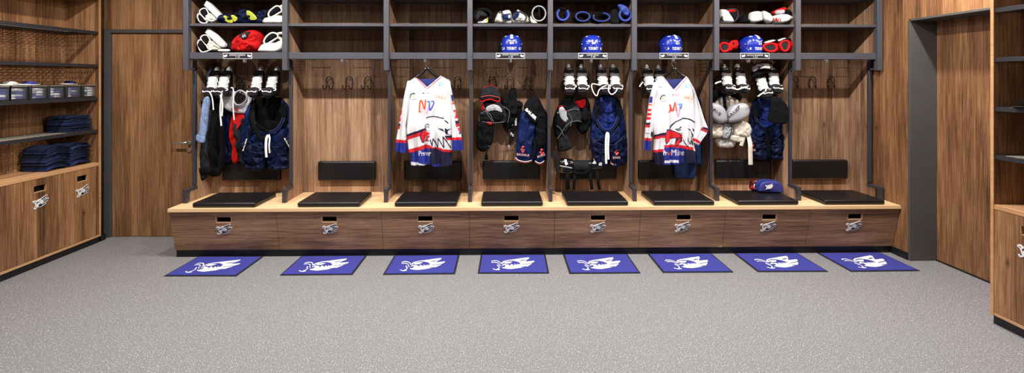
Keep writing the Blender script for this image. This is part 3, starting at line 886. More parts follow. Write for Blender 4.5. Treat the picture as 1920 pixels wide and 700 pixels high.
# ---- ice skates hanging by the blade, toe up, laces to the room
def make_skate(loose=0):
    t = thing('ice_skate', 'x', 'skate', (0, 0, 0), 'ice skates hanging under the shelves')
    b = MB()
    def ring(z, cy, rx, ry, n=20, e=.75):
        r = []
        for k in range(n):
            a = 2 * math.pi * k / n; ca, sa = math.cos(a), math.sin(a)
            r.append((rx * math.copysign(abs(ca) ** e, ca), cy + ry * math.copysign(abs(sa) ** e, sa), z))
        return r
    b.ring_loft([ring(-.034, .035, .022, .016), ring(-.04, .03, .034, .026), ring(-.06, .026, .042, .032), ring(-.085, .022, .045, .037)])
    b.out('toe_cap', SKGREY, t)
    b = MB().ring_loft([ring(-.08, .022, .0445, .036), ring(-.12, .02, .046, .042), ring(-.16, .014, .047, .05), ring(-.2, .008, .048, .058), ring(-.235, .004, .05, .06), ring(-.262, .012, .046, .05), ring(-.275, .022, .034, .034)])
    boot = b.out('boot', SKBLACK, t)
    # ankle shaft towards the room, open end
    def yr(y, cz, rx, rz, n=20):
        return [(rx * math.cos(2 * math.pi * k / n), y, cz + rz * math.sin(2 * math.pi * k / n)) for k in range(n)]
    b = MB().ring_loft([yr(-.02, -.225, .044, .046), yr(-.05, -.228, .044, .045), yr(-.085, -.236, .044, .045), yr(-.088, -.236, .041, .042), yr(-.082, -.236, .036, .037), yr(-.04, -.232, .032, .032)])
    b.out('ankle_cuff', SKBLACK, t)
    MB().tube([tuple(p) for p in yr(-.089, -.236, .042, .043, 26)], .0035, 6, True).out('cuff_trim', SKGREY, t)
    b = MB().puff([(-.034, -.20), (.034, -.20), (.038, -.235), (.026, -.262), (-.026, -.262), (-.038, -.235)], -.096, .006, .005, n=24, rings=4)
    tg = b.out('tongue', SKGREY, t)
    MB().tube([(-.036, -.1, -.216), (-.033, -.104, -.228), (0, -.106, -.224), (.033, -.104, -.232), (.037, -.1, -.22)], .0045, 7, sm=16).out('tongue_edge', LACE, tg)
    b = MB().ring_loft([[(sx * w_, y, z) for sx, y in ((-1, .056), (1, .056), (1, .082), (-1, .082))] for z, w_ in ((-.002, .008), (-.012, .012), (-.05, .016), (-.12, .011), (-.2, .012), (-.26, .016), (-.28, .01))])
    b.out('blade_holder', HOLDER, t, bevel=.003)
    MB().box(-.0018, .0018, .078, .1, -.285, .012).out('blade', CHROME, t)
    b = MB().ring_loft([ring(.0, .058, .008, .01), ring(-.02, .05, .013, .014), ring(-.04, .046, .018, .018)])
    b.out('holder_tip', HOLDER, t)
    b = MB()
    rows = 9
    for k in range(rows):
        z = -.088 - k * .0138
        y = -.014 - k * .0045
        wv = .034 + .004 * math.sin(k * 2.1)
        b.tube([(-wv - .004, y + .018, z), (-wv * .8, y + .001, z - .003), (0, y - .007, z - .006 + .004 * (k % 2)), (wv * .8, y + .001, z - .003), (wv + .004, y + .018, z + .002)], .0052, 6, sm=12)
        if k < rows - 1:
            b.tube([(-wv * .9, y, z), (0, y - .01, z - .008), (wv * .9, y - .003, z - .014)], .0048, 6)
            b.tube([(wv * .9, y, z), (0, y - .01, z - .008), (-wv * .9, y - .003, z - .014)], .0048, 6)
    b.tube([(.034, -.05, -.2), (.05, -.055, -.198), (.053, -.056, -.212), (.03, -.06, -.219), (0, -.062, -.212)], .005, 6, sm=18)
    lc = b.out('laces', LACE, t)
    return t
SK = make_skate()
SKP = [ # photo x, top y, tilt, label
    (402, 121, .06, 'black hockey skate, leftmost of the four in the goalie locker', 7), (425, 121, -.02, 'black hockey skate, second from left in the goalie locker, long laces hanging', 7),
    (485, 121, .03, 'black hockey skate above the navy goalie pants, left one', 0), (515, 121, -.03, 'black hockey skate above the navy goalie pants, right one', 0),
    (1066, 116, .02, 'black hockey skate above the black shoulder pads, left one', 0), (1091, 116, -.03, 'black hockey skate above the black shoulder pads, right one', 0),
    (1127, 116, .04, 'black hockey skate above the royal-blue-lined pants, left one', 0), (1152, 116, -.02, 'black hockey skate above the royal-blue-lined pants, right one', 0),
    (1214, 117, .02, 'black hockey skate left of the eagle jersey, nearer the steel frame', 0), (1236, 118, 0, 'black hockey skate partly behind the eagle jersey shoulder', 0),
    (1361, 116, -.06, 'black hockey skate above the white chest pads, left one', 0), (1388, 116, -.1, 'black hockey skate above the white chest pads, right one', 0),
    (1421, 125, .14, 'black hockey skate tilted under a white glove, right locker with red gloves', 0), (1449, 116, -.07, 'black hockey skate, rightmost of all hanging skates', 0)]
for k, (sx, sy, tl, lb, fl_) in enumerate(SKP):
    o = SK if k == 0 else copy_tree(SK)
    p = at(sx, sy + 4, RAILY - .065)
    o.location = (p.x, RAILY - .087, p.z)
    o.rotation_euler = (0, -tl, random.uniform(-.1, .1))
    o.scale = (1.12, 1, 1.02)
    tag(o, lb, 'skate', 'ice skates hanging under the shelves')
def loose_lace(idx, pts, Y):
    pass
SKN = [o for o in bpy.data.objects if o.name.startswith('ice_skate')]
SKN.sort(key=lambda o: o.name)
def add_lace(sk, pts, Y, r=.005):
    b = MB().tube([at(x, y, Y) for x, y in pts], r, 6, sm=24)
    M = (Matrix.Translation(sk.location) @ sk.rotation_euler.to_matrix().to_4x4() @ Matrix.Diagonal((*sk.scale, 1))).inverted()
    b.xf(M); ORG[sk.name] = Vector()
    b.out('loose_lace', LACE, sk)
add_lace(SKN[0], [(392, 172), (396, 178), (399, 190), (400, 206)], 4.385)
add_lace(SKN[1], [(433, 165), (437, 166), (438, 180), (437, 200), (439, 225)], 4.385)
add_lace(SKN[1], [(416, 175), (414, 190), (413, 210), (415, 236)], 4.36, .007)
add_lace(SKN[1], [(413, 178), (417, 195), (416, 218)], 4.35, .007)
add_lace(SKN[6], [(1125, 160), (1110, 158), (1112, 172), (1119, 180), (1124, 168), (1137, 160)], 4.37)
add_lace(SKN[7], [(1142, 160), (1141, 170), (1146, 177), (1153, 174), (1158, 166)], 4.37)
add_lace(SKN[8], [(1206, 154), (1202, 158), (1199, 163)], 4.4)
add_lace(SKN[10], [(1352, 153), (1345, 155), (1341, 157)], 4.4, .007)
add_lace(SKN[11], [(1373, 163), (1382, 168), (1392, 165), (1402, 163)], 4.4, .007)
add_lace(SKN[12], [(1436, 154), (1437, 164), (1435, 172)], 4.37, .006)
add_lace(SKN[12], [(1433, 173), (1428, 176), (1421, 181)], 4.37, .006)

# ---- helmets seen from behind
def helmet(lb, cxp, num, rot, words='TODUBATT', stripe=True, wpx=39):
    Y = 4.5
    p = at(cxp, 97.6, Y)
    t = thing('hockey_helmet', lb, 'helmet', (p.x, Y, ZS1), 'blue helmets on the shelf')
    R = .112; Hh = .172
    def pos(az, el, r=1.0):   # az from the back of the head (towards the room), el up
        x = R * .88 * math.sin(az); y = -R * 1.12 * math.cos(az)
        if el >= 0:
            k = math.cos(el) ** .62; x *= k; y *= k; z = Hh * .40 + Hh * .60 * math.sin(el) ** .95
        else: 
            z = Hh * .40 * (1 + el / .9); x *= 1 + .06 * el; y *= 1 + .1 * el
        v = Vector((x * r, y * r, z if r == 1 else z + (r - 1) * .12))
        return Matrix.Rotation(rot, 3, 'Z') @ v + Vector((p.x, Y, ZS1 + .002))
    b = MB(); rings = []
    els = [-.88, -.7, -.45, -.2, 0, .15, .3, .45, .6, .75, .9, 1.05, 1.2, 1.35, 1.48]
    N = 40
    for el in els:
        r = []
        for k in range(N):
            az = 2 * math.pi * k / N
            rr = 1 + (.022 if abs(math.sin(az * 2)) > .75 and .3 < el < 1.2 else 0) + (.02 if el < -.5 else 0)
            r.append(pos(az, el, rr))
        rings.append(r)
    b.ring_loft(rings).out('shell', HELM, t, ang=60)
    inner = MB()
    MB().ring_loft([[pos(2 * math.pi * k / 28, -.86, .93) - Vector((0, 0, .003)) for k in range(28)], [pos(2 * math.pi * k / 28, -.3, .93) for k in range(28)]]).out('liner', CLBLACK, t)
    for s in (-1, 1):   # ear guards, screws and vents
        c = pos(s * 1.75, -.35, 1.02)
        MB().sphere(c, .026, sx=.35, sy=1, sz=1.1).out('ear_guard', GLOSSB, t)
        e = MB()
        for az, el in ((s * 1.05, -.35), (s * 1.22, .1), (s * .95, -.75 + .2)): e.sphere(pos(az, el, 1.02), .006, n=8, m=5)
        e.out('screw', CHROME, t)
        v = MB()
        for az, el in ((s * .75, .62), (s * .55, .95), (s * 1.1, .75)):
            c = pos(az, el, 1.015); v.sphere(c, .011, sx=1, sy=.7, sz=.45, n=10, m=5)
        v.out('vent', INK, t)
    def surf(text, z_el, az0, az1, h_el, nm):
        vs, fs, asp = text2d(text, .03)
        b = MB(); b.add([pos(az0 + (az1 - az0) * x / asp, z_el + h_el * y, 1.035) for x, y in vs], fs)
        b.out(nm, WHITEP, t, smooth=False)
    surf(words, -.62, -.46, .46, .36, 'lettering')
    surf(num, .02, -.17, .17, .2, 'lettering')
    st = MB()
    if stripe:
        for k in range(6):
            e0, e1 = .55 + k * .13, .55 + k * .13 + .1
            st.add([pos(-.1 - e0 * .05, e0, 1.035), pos(.1 + e0 * .05, e0, 1.035), pos(.12 + e1 * .08, e1, 1.035), pos(-.12 - e1 * .08, e1, 1.035)], [(0, 1, 2, 3)])
        for k in range(10):
            a0, a1 = -.38 + k * .076, -.38 + (k + 1) * .076
            z = lambda a: .28 + .9 * a * a
            st.add([pos(a0, z(a0), 1.034), pos(a1, z(a1), 1.034), pos(a1, z(a1) + .045, 1.034), pos(a0, z(a0) + .045, 1.034)], [(0, 1, 2, 3)])
    else:
        for q in ([(-.45, .34), (-.15, .24), (-.12, .3), (-.4, .4)], [(.15, .24), (.42, .42), (.36, .46), (.12, .32)], [(-.3, .0 - .14), (.3, -.14), (.3, -.11), (-.3, -.11)], [(-.75, .3), (-.55, .27), (-.6, .33)], [(.55, .27), (.75, .3), (.6, .36)]):
            st.add([pos(a, e, 1.034) for a, e in q], [tuple(range(len(q)))])
    for s in (-1, 1):
        q = [(s * .55, .85), (s * .85, .8), (s * .95, .88), (s * .6, .98)]
        st.add([pos(a, e, 1.034) for a, e in q], [(0, 1, 2, 3)])
        q = [(s * .72, -.55), (s * .84, -.55), (s * .84, -.3), (s * .72, -.3)]
        st.add([pos(a, e, 1.034) for a, e in q], [(0, 1, 2, 3)])
    st.out('sticker', WHITEP, t, smooth=False)
helmet('blue hockey helmet with number 84 on its back', 959, '84', 0)
helmet('blue hockey helmet without a centre stripe, on the fifth locker shelf', 1108.5, '89', 0, stripe=False)
helmet('blue hockey helmet with number 61, turned slightly right', 1256, '61', .22)
helmet('blue hockey helmet with number 21 between red gloves', 1406, '21', .25)

# ---- printed jerseys
def rast(px_, py_, polys, base):
    col = np.tile(np.array(lin(base)[:3]), (len(px_), 1))
    for poly, c in polys:
        P = np.array(poly, float)
        m = (px_ >= P[:, 0].min()) & (px_ <= P[:, 0].max()) & (py_ >= P[:, 1].min()) & (py_ <= P[:, 1].max())
        if not m.any(): continue
        ii = np.nonzero(m)[0]; X, Y = px_[ii], py_[ii]
        ins = np.zeros(len(ii), bool); j = len(P) - 1
        for k in range(len(P)):
            xi, yi = P[k]; xj, yj = P[j]
            if yi != yj:
                cond = ((yi > Y) != (yj > Y)) & (X < (xj - xi) * (Y - yi) / (yj - yi) + xi)
                ins ^= cond
            j = k
        col[ii[ins]] = lin(c)[:3]
    return col
JM = NT('printed_jersey_cloth')
_a = JM.n('ShaderNodeAttribute', attribute_name='print')
JM.l(_a.outputs['Color'], JM.b.inputs['Base Color'])
JM.b.inputs['Roughness'].default_value = .75
JM.b.inputs['Specular IOR Level'].default_value = .25
_n = JM.n('ShaderNodeTexNoise', i_Scale=260.0); _t = JM.n('ShaderNodeTexCoord'); JM.l(_t.outputs['Object'], _n.inputs['Vector'])
_b2 = JM.n('ShaderNodeBump', i_Strength=.15, i_Distance=.004); JM.l(_n.outputs['Fac'], _b2.inputs['Height']); JM.l(_b2.outputs[0], JM.b.inputs['Normal'])
JM = JM.m
def interp(pts, t):
    xs = [p[0] for p in pts]; ys = [p[1] for p in pts]
    return float(np.interp(t, xs, ys))
def cloth_panel(name, parent, Lf, Rf, Tf, Bf, Y, depth, polys, base=(206, 205, 207), nu=210, nv=300, fold=.012, ff=4.0, seed=0, inner=(210, 210, 214), Tback=None, m=None):
    """hanging tube of cloth: left/right edges as functions of height share v, top/bottom as functions of u"""
    vs = []; fx = []; fy = []
    for side in (0, 1):
        for j in range(nv + 1):
            v = j / nv
            for i in range(nu + 1):
                u = i / nu
                x = Lf(v) * (1 - u) + Rf(v) * u
                top = (Tf(u) if side == 0 or Tback is None else Tback(u)); y = top * (1 - v) + Bf(u) * v
                th = math.sqrt(max(0, 1 - abs(2 * u - 1) ** 3))
                ed = min(1, v * 6 + .15)
                q = (math.sin(u * ff * 6.28 + seed + 1.5 * math.sin(v * 3 + seed)) + .6 * math.sin(u * ff * 14 + v * 5 + seed * 2)) * fold * (.25 + .9 * v) + .02 * noise.noise(Vector((u * 3 + seed, v * 4, side)))
                yy = Y + (-(depth * th * ed) - q * th if side == 0 else (depth * .8 * th * ed) + q * .3 * th)
                p = at(x, y, Y)
                vs.append((p.x, yy, p.z)); fx.append(x); fy.append(y)
    W_ = nu + 1; n = W_ * (nv + 1); fs = []
    for j in range(nv):
        for i in range(nu):
            a = j * W_ + i; fs.append((a, a + W_, a + W_ + 1, a + 1)); a += n; fs.append((a, a + 1, a + W_ + 1, a + W_))
    for j in range(nv):
        for i in (0, nu):
            a = j * W_ + i; fs.append((a, a + W_, a + W_ + n, a + n) if i else (a, a + n, a + W_ + n, a + W_))
    b = MB().add(vs, fs)
    o = b.out(name, m or JM, parent, ang=80)
    fx = np.array(fx); fy = np.array(fy)
    col = np.ones((2 * n, 4))
    col[:n, :3] = rast(fx[:n], fy[:n], polys, base); col[n:, :3] = np.array(lin(inner)[:3])
    ca = o.data.color_attributes.new('print', 'FLOAT_COLOR', 'POINT')
    ca.data.foreach_set('color', col.ravel())
    return o
def fr(ox, oy, s):
    return lambda pts: [(ox + x / s, oy + y / s) for x, y in pts]
def ptext(body, x0, y0, w_, h_, c, slant_=0, drop=0, off=.015):
    vs, fs, asp = text2d(body, 0.0)
    b_ = off * 12
    return [([(x0 + s_ + vs[i][0] / asp * w_ + vs[i][1] * slant_, y0 - vs[i][1] * h_ + vs[i][0] / asp * drop) for i in f], c) for s_ in ((-b_, 0, b_) if b_ else (0,)) for f in fs]
def pst(F, pts, wd, c, n=None):
    P = F(pts)
    if n: return [(q, c) for q in stroke(P, wd, n)]
    return [(q, c) for a, b in zip(P[:-1], P[1:]) for q in stroke([a, b], wd)]
NAVY, ROY, RED, ORG_ = (24, 22, 50), (34, 44, 130), (190, 28, 38), (225, 80, 40)
WH = (206, 205, 207)

def hanger(t, apx, apy, lx, ly, rx, ry, Y):
    b = MB()
    A, L, R = at(apx, apy, Y), at(lx, ly, Y), at(rx, ry, Y)
    b.tube([L, L + (A - L) * .5 + Vector((0, 0, -.004)), A - Vector((.012, 0, .0)), A + Vector((.012, 0, 0)), R + (A - R) * .5 + Vector((0, 0, -.004)), R], .0135, 10, ry=.7, sm=30)
    b.out('hanger_body', GLOSSB, t)
    top = at(apx, 115, Y)
    h = top.z - A.z
    b = MB().tube([(A.x, Y, A.z), (A.x, Y, A.z + h * .35), (A.x - .012, Y, A.z + h * .5), (A.x - .02, Y, A.z + h * .75), (A.x - .004, Y, A.z + h * .98), (A.x + .018, Y, A.z + h * .85), (A.x + .024, Y, A.z + h * .6)], .0028, 8, sm=30)
    b.out('hanger_hook', CHROME, t)

# jersey, left one
YJ = 4.43
F6 = fr(730, 110, 3.331); F4 = fr(740, 130, 7.777); F3 = fr(785, 200, 6.365)
t = thing('coat_hanger', 'black hanger carrying the left white jersey with folded lettering', 'hanger', at(801, 140, YJ))
hanger(t, 801, 130, 779, 147, 824, 146, YJ)
t = thing('hockey_jersey', 'white hockey jersey, left of the two, its eagle hidden by folds', 'jersey', at(806, 300, YJ))
P1 = []
def band(F, pts, c, P): P.append((F(pts), c))
band(F6, [(95, 478), (235, 428), (236, 446), (95, 500)], NAVY, P1)
band(F6, [(95, 492), (236, 444), (236, 466), (95, 514)], RED, P1)
band(F6, [(100, 570), (160, 556), (236, 530), (262, 536), (262, 560), (236, 556), (160, 580), (100, 590)], RED, P1)
band(F6, [(100, 588), (160, 580), (236, 555), (262, 558), (262, 700), (100, 700)], ROY, P1)
band(F6, [(100, 588), (148, 582), (150, 700), (100, 700)], NAVY, P1)
band(F3, [(318, 345), (420, 335), (420, 368), (320, 372)], NAVY, P1)
band(F3, [(322, 370), (420, 366), (420, 394), (326, 398)], RED, P1)
band(F3, [(150, 455), (230, 470), (330, 505), (420, 520), (420, 548), (330, 535), (230, 500), (150, 482)], RED, P1)
band(F3, [(145, 480), (230, 498), (330, 534), (430, 546), (430, 720), (140, 720)], NAVY, P1)
band(F6, [(140, 640), (232, 655), (300, 658), (300, 664), (140, 668)], WH, P1)
band(F6, [(128, 664), (232, 660), (330, 652), (330, 672), (128, 684)], ROY, P1)
band(F3, [(145, 300), (145, 400), (160, 470), (240, 480), (310, 480), (390, 500), (340, 400), (318, 345), (300, 290), (230, 240), (150, 200)], WH, P1)
band(F3, [(96, 262), (55, 290), (34, 330), (36, 372), (60, 424), (78, 400), (100, 350), (145, 322), (146, 300), (100, 292)], RED, P1)
band(F3, [(88, 400), (112, 345), (146, 338), (140, 360), (118, 372), (135, 385), (110, 404)], RED, P1)
P1 += pst(F3, [(96, 262), (55, 290), (34, 330), (36, 372), (60, 424), (80, 400)], 1.59, NAVY, 20)
P1 += pst(F3, [(146, 338), (112, 345), (88, 405), (140, 395)], 1.30, NAVY)
P1 += pst(F3, [(100, 133), (140, 118), (205, 116), (262, 126), (310, 140)], 2.03, NAVY, 20)
P1 += pst(F3, [(315, 160), (358, 197)], 2.17, NAVY)
P1 += pst(F3, [(86, 245), (96, 212), (125, 205), (140, 222)], 1.74, NAVY, 10)
P1 += pst(F3, [(98, 250), (110, 232), (135, 238), (130, 250)], 1.45, NAVY, 10)
P1 += pst(F3, [(98, 276), (125, 286), (146, 280)], 1.16, NAVY)
band(F3, [(230, 244), (300, 262), (318, 300), (270, 272)], NAVY, P1)
band(F3, [(320, 250), (345, 270), (400, 255), (352, 290), (350, 320), (400, 332), (330, 330), (318, 290)], NAVY, P1)
P1 += pst(F3, [(150, 385), (172, 470), (182, 372), (238, 484), (243, 366), (312, 484), (298, 348), (388, 490), (330, 400)], 1.89, NAVY)
P1 += ptext('Prner', 787.2, 290.8, 22.5, 9.2, WH, drop=-.6, off=.02)
# collar, marks, badges
for pts, wd, c in (([(164, 112), (232, 184)], 1.7, RED), ([(172, 108), (236, 174)], 2.2, WH), ([(180, 104), (236, 166)], 2.4, ROY),
                   ([(334, 108), (236, 190)], 1.7, RED), ([(326, 104), (238, 178)], 2.2, WH), ([(316, 98), (238, 168)], 2.6, ROY)):
    P1 += pst(F6, pts, wd, c)
def marks(P, F, dx=0, dy=0):
    G = lambda pts: F([(x + (float(np.interp(x, [232, 416, 646, 778], [4, -10, -48, -36])) if dx else 0), y + (dy if x < 600 or y < 300 else dy * 1.35)) for x, y in pts])
    for q in ([(218, 182), (290, 174), (262, 214), (216, 212)], [(652, 184), (742, 208), (712, 240), (646, 224)]): P.append((G(q), (96, 168, 214)))
    for q in ([(214, 230), (262, 222), (262, 232), (216, 240)], [(646, 226), (690, 236), (688, 244), (644, 234)]): P.append((G(q), (60, 66, 90)))
    a = G([(222, 208)])[0]; P.extend(ptext('SAP', a[0], a[1], 6.5, 3.4, (240, 244, 250)))
    a = G([(664, 226)])[0]; P.extend(ptext('SAP', a[0], a[1], 7, 3.2, (240, 244, 250), drop=1.5))
    for pts, wd, c in (([(232, 420), (236, 385), (262, 355), (310, 350)], 2.0, (44, 46, 70)), ([(250, 400), (275, 368), (330, 362)], 1.0, (80, 150, 90)), ([(262, 415), (268, 402), (300, 395)], 1.6, (232, 180, 70)),
                       ([(240, 442), (290, 436), (336, 428)], 1.1, (120, 120, 190)), ([(250, 458), (340, 440)], .4, (170, 190, 220)), ([(610, 372), (640, 362), (775, 402), (778, 440), (752, 478), (604, 420), (610, 372)], .7, (208, 160, 104))):
        P.extend([(q, c) for q in stroke(G(pts), wd, 14)])
    a = G([(618, 414)])[0]; P.extend(ptext('DEL2', a[0], a[1], 17, 4.6, (204, 122, 48), drop=3.5, slant_=.8, off=.03))
    P.append((G([(416, 338), (448, 338), (448, 356), (416, 356)]), (40, 56, 84)))
    a = G([(458, 354)])[0]; P.extend(ptext('SAMBAUER', a[0], a[1], 10.5, 2.0, (150, 80, 110), off=.02))
marks(P1, F4)
for pts, wd, c in (([(392, 605), (375, 612), (385, 470), (410, 468), (452, 578), (467, 440)], 3.0, ORG_), ([(478, 640), (492, 610), (520, 500)], 2.8, (238, 150, 196)),
                   ([(484, 470), (520, 468), (522, 500), (532, 595), (584, 478), (545, 466)], 2.6, (52, 84, 178))):
    P1 += pst(F4, pts, wd, c, 26)
def jersey_body(parent, L, R, Vn, P, hemf, seed):
    """L, R lists of (px y, px x); Vn = neck: left shoulder, left neck, v bottom, right neck, right shoulder as px"""
    y0 = min(p[1] for p in Vn); y1 = max(L[-1][0], R[-1][0])
    Lf = lambda v: interp(L, L[0][0] + (L[-1][0] - L[0][0]) * v)
    Rf = lambda v: interp(R, R[0][0] + (R[-1][0] - R[0][0]) * v)
    x0, x1 = L[0][1], R[0][1]
    tops = [((p[0] - x0) / (x1 - x0), p[1]) for p in Vn]
    Tf = lambda u: interp(tops, u)
    bk = [tops[0], tops[1], (tops[1][0] + .08, tops[1][1] + 5), (tops[3][0] - .08, tops[3][1] + 5), tops[3], tops[4]]
    Tb = lambda u: interp(bk, u)
    return cloth_panel('body', parent, Lf, Rf, Tf, lambda u: interp(hemf, u), YJ, .055, P, seed=seed, Tback=Tb, inner=(60, 66, 130), fold=.015)
jersey_body(t, [(140, 762.5), (170, 764), (200, 764), (240, 762), (265, 764), (285, 766), (309, 769)], [(140, 844), (170, 848), (200, 850), (235, 849), (260, 848), (285, 848), (309, 848)],
            [(762.5, 156), (780, 143.5), (801, 163.5), (827, 142), (844, 152)], P1, [(0, 308), (.15, 310), (.4, 307), (.5, 306), (.62, 311), (1, 309)], 1.0)
# sleeves
def sleeve(parent, L, R, P, seed, top, bot, dep=.035):
    """edges as lists of (y, x); top and bottom heights"""
    Lf = lambda v: interp(L, L[0][0] + (L[-1][0] - L[0][0]) * v)
    Rf = lambda v: interp(R, R[0][0] + (R[-1][0] - R[0][0]) * v)
    return cloth_panel('sleeve', parent, Lf, Rf, lambda u: top[0] * (1 - u) + top[1] * u, lambda u: bot[0] * (1 - u) + bot[1] * u, YJ - .012, dep, P, nu=60, nv=150, fold=.01, ff=1.5, seed=seed, inner=(190, 190, 196))
S1 = []
for a, c, cl in ((183, 194, ROY), (197, 199, ORG_), (206, 228, RED), (231, 236, NAVY), (236, 242, RED)):
    S1.append(([(740, a - 1), (757.5 - (a - 180) * .09, a), (757 - (c - 180) * .09, c), (740, c - 1)], cl))
S1 += ptext('84', 750, 222, 5, 9, WH)
S1.append(([(735, 260), (775, 263), (775, 268.5), (735, 265.5)], RED)); S1.append(([(735, 265.5), (775, 268.5), (775, 300), (735, 300)], ROY))
sleeve(t, [(152, 764), (180, 758), (205, 754), (235, 748), (260, 743.5), (283, 740.5)], [(152, 776), (180, 770), (205, 765), (235, 761), (260, 763), (283, 763)], S1, 2.2, (152, 150), (282, 287))
S2 = []
for a, c, cl in ((178, 190, ROY), (191, 196, ORG_), (206, 222, RED), (226, 232, NAVY), (232, 238, RED)):
    S2.append(([(846 + (a - 178) * .16, a), (870, a - 1), (870, c - 1), (846.5 + (c - 178) * .16, c)], cl))
S2 += ptext('4', 850, 219, 5, 10, WH)
S2.append(([(858, 240), (864, 238), (866, 247), (862, 249)], (200, 50, 60))); S2.append(([(862, 247), (866, 244), (867, 250), (860, 252)], (50, 60, 130)))
S2.append(([(840, 258), (872, 256), (872, 261), (840, 263)], RED)); S2.append(([(840, 263), (872, 261), (872, 290), (840, 290)], ROY))
sleeve(t, [(148, 840), (180, 844), (205, 846), (225, 846), (250, 847), (282, 848)], [(148, 842), (165, 846.5), (190, 851), (215, 857), (240, 862), (265, 867), (282, 869)], S2, 4.2, (148, 150), (281.5, 280.5))

# jersey, right one
F5 = fr(1210, 220, 6.36); F7 = fr(1205, 140, 7.777)
t = thing('coat_hanger', 'black hanger carrying the right jersey with the full eagle head', 'hanger', at(1263, 140, YJ))
hanger(t, 1263, 130, 1243, 147, 1285, 146, YJ)
t = thing('hockey_jersey', 'white hockey jersey with a full red-beaked eagle head, right of the two', 'jersey', at(1266, 300, YJ))
P2 = []
band(F5, [(95, 208), (225, 168), (226, 202), (95, 240)], NAVY, P2)
band(F5, [(95, 232), (222, 200), (218, 232), (95, 264)], RED, P2)
band(F5, [(60, 392), (200, 370), (200, 404), (60, 426)], RED, P2)
band(F5, [(200, 320), (320, 316), (440, 328), (560, 356), (560, 392), (440, 366), (320, 350), (200, 352)], RED, P2)
band(F5, [(60, 420), (200, 402), (204, 600), (60, 600)], NAVY, P2)
band(F5, [(198, 350), (320, 348), (442, 364), (446, 520), (198, 520)], ROY, P2)
band(F5, [(440, 364), (560, 390), (640, 440), (640, 620), (440, 620)], NAVY, P2)
band(F5, [(120, 520), (446, 500), (446, 600), (120, 600)], ROY, P2)
band(F5, [(204, 504), (362, 498), (362, 528), (204, 534)], WH, P2)
band(F5, [(60, 440), (196, 425), (196, 570), (60, 570)], NAVY, P2)
# eagle head
band(F5, [(272, 140), (300, 70), (420, 8), (520, 24), (600, 72), (640, 200), (555, 330), (500, 300), (480, 340), (440, 290), (420, 260), (420, 190), (330, 160)], WH, P2)
band(F5, [(225, 138), (275, 130), (260, 170), (226, 178)], ROY, P2)
band(F5, [(216, 190), (250, 145), (300, 148), (350, 175), (415, 205), (412, 232), (300, 242), (250, 270), (222, 312), (210, 270)], RED, P2)
band(F5, [(340, 240), (418, 232), (400, 280), (330, 340), (322, 330)], RED, P2)
P2 += pst(F5, [(225, 312), (212, 270), (216, 190), (250, 145), (290, 150), (345, 172), (412, 206)], 1.30, NAVY, 24)
P2 += pst(F5, [(225, 312), (250, 268), (300, 242), (412, 234), (400, 282), (325, 345)], 1.45, NAVY)
P2 += pst(F5, [(415, 268), (385, 300)], 1.45, NAVY)
band(F5, [(338, 240), (365, 238), (335, 300), (322, 340)], NAVY, P2)
P2 += pst(F5, [(272, 142), (288, 100), (330, 50), (412, 20)], 2.17, NAVY, 16)
P2 += pst(F5, [(412, 8), (470, 12), (530, 30), (600, 72)], 2.61, NAVY, 14)
P2 += pst(F5, [(330, 138), (372, 130), (405, 108)], 2.32, NAVY, 8)
P2 += pst(F5, [(345, 150), (380, 148), (400, 136)], 1.74, NAVY, 8)
P2 += pst(F5, [(360, 172), (390, 190), (418, 184)], 1.16, NAVY, 8)
band(F5, [(455, 122), (510, 132), (535, 170), (560, 200), (562, 260), (545, 215), (520, 160)], NAVY, P2)
band(F5, [(545, 120), (580, 150), (580, 178), (560, 165)], NAVY, P2)
P2 += pst(F5, [(425, 258), (450, 310), (478, 350), (474, 232), (520, 320), (528, 270), (556, 330), (540, 220)], 1.74, NAVY)
for pts, wd, c in (([(288, 46), (438, 200)], 1.0, RED), ([(302, 40), (440, 186)], 2.0, WH), ([(318, 34), (446, 172)], 2.6, ROY), ([(640, 42), (470, 236)], 1.2, RED), ([(625, 34), (462, 220)], 2.0, WH), ([(606, 30), (452, 204)], 3.0, ROY)):
    P2 += pst(F7, pts, wd, c)
marks(P2, F7, -6, -52)
for pts, wd, c in (([(352, 552), (375, 510), (368, 430), (400, 532), (440, 400), (462, 500), (470, 540)], 3.0, (238, 62, 50)), ([(468, 530), (484, 606), (510, 540), (518, 480)], 2.8, (240, 130, 170)),
                   ([(480, 428), (512, 436), (528, 500), (540, 430), (520, 430)], 1.8, (52, 110, 196))):
    P2 += pst(F7, pts, wd, c, 26)
P2 += ptext('Pr', 1240, 289.5, 6.2, 9, WH, off=.02) + ptext('o', 1247.6, 290, 7, 7, ORG_, off=.03) + ptext('Mine', 1255.6, 290.5, 23.5, 11.5, WH, drop=-.3, off=.015)
jersey_body(t, [(145, 1225), (175, 1221), (205, 1222), (240, 1224), (262, 1226), (285, 1224), (307, 1229)], [(145, 1293), (175, 1301), (205, 1303), (240, 1302), (262, 1301), (285, 1303), (307, 1304)],
            [(1225, 156), (1243, 144), (1262.5, 168), (1286, 143), (1293, 151)], P2, [(0, 308), (.25, 307.5), (.45, 306), (.62, 303), (1, 305)], 2.6)
S3 = []
for a, c, cl in ((181, 193, ROY), (195, 198, ORG_), (204, 208.5, RED), (211.5, 217, RED), (219, 224.5, RED), (229.5, 234, NAVY), (234, 239, RED)):
    S3.append(([(1205, a), (1222.5 - (a - 181) * .1, a), (1222 - (c - 181) * .1, c), (1205, c)], cl))
S3.append(([(1205, 249), (1219, 249.5), (1219, 250.4), (1205, 250)], (60, 60, 70)))
S3.append(([(1205, 258), (1219, 258.5), (1219, 263.5), (1205, 263)], RED)); S3.append(([(1205, 263), (1222, 263.5), (1222, 290), (1205, 290)], ROY))
S3.append(([(1217.6, 245), (1227, 250), (1226, 262), (1217.6, 254)], NAVY))
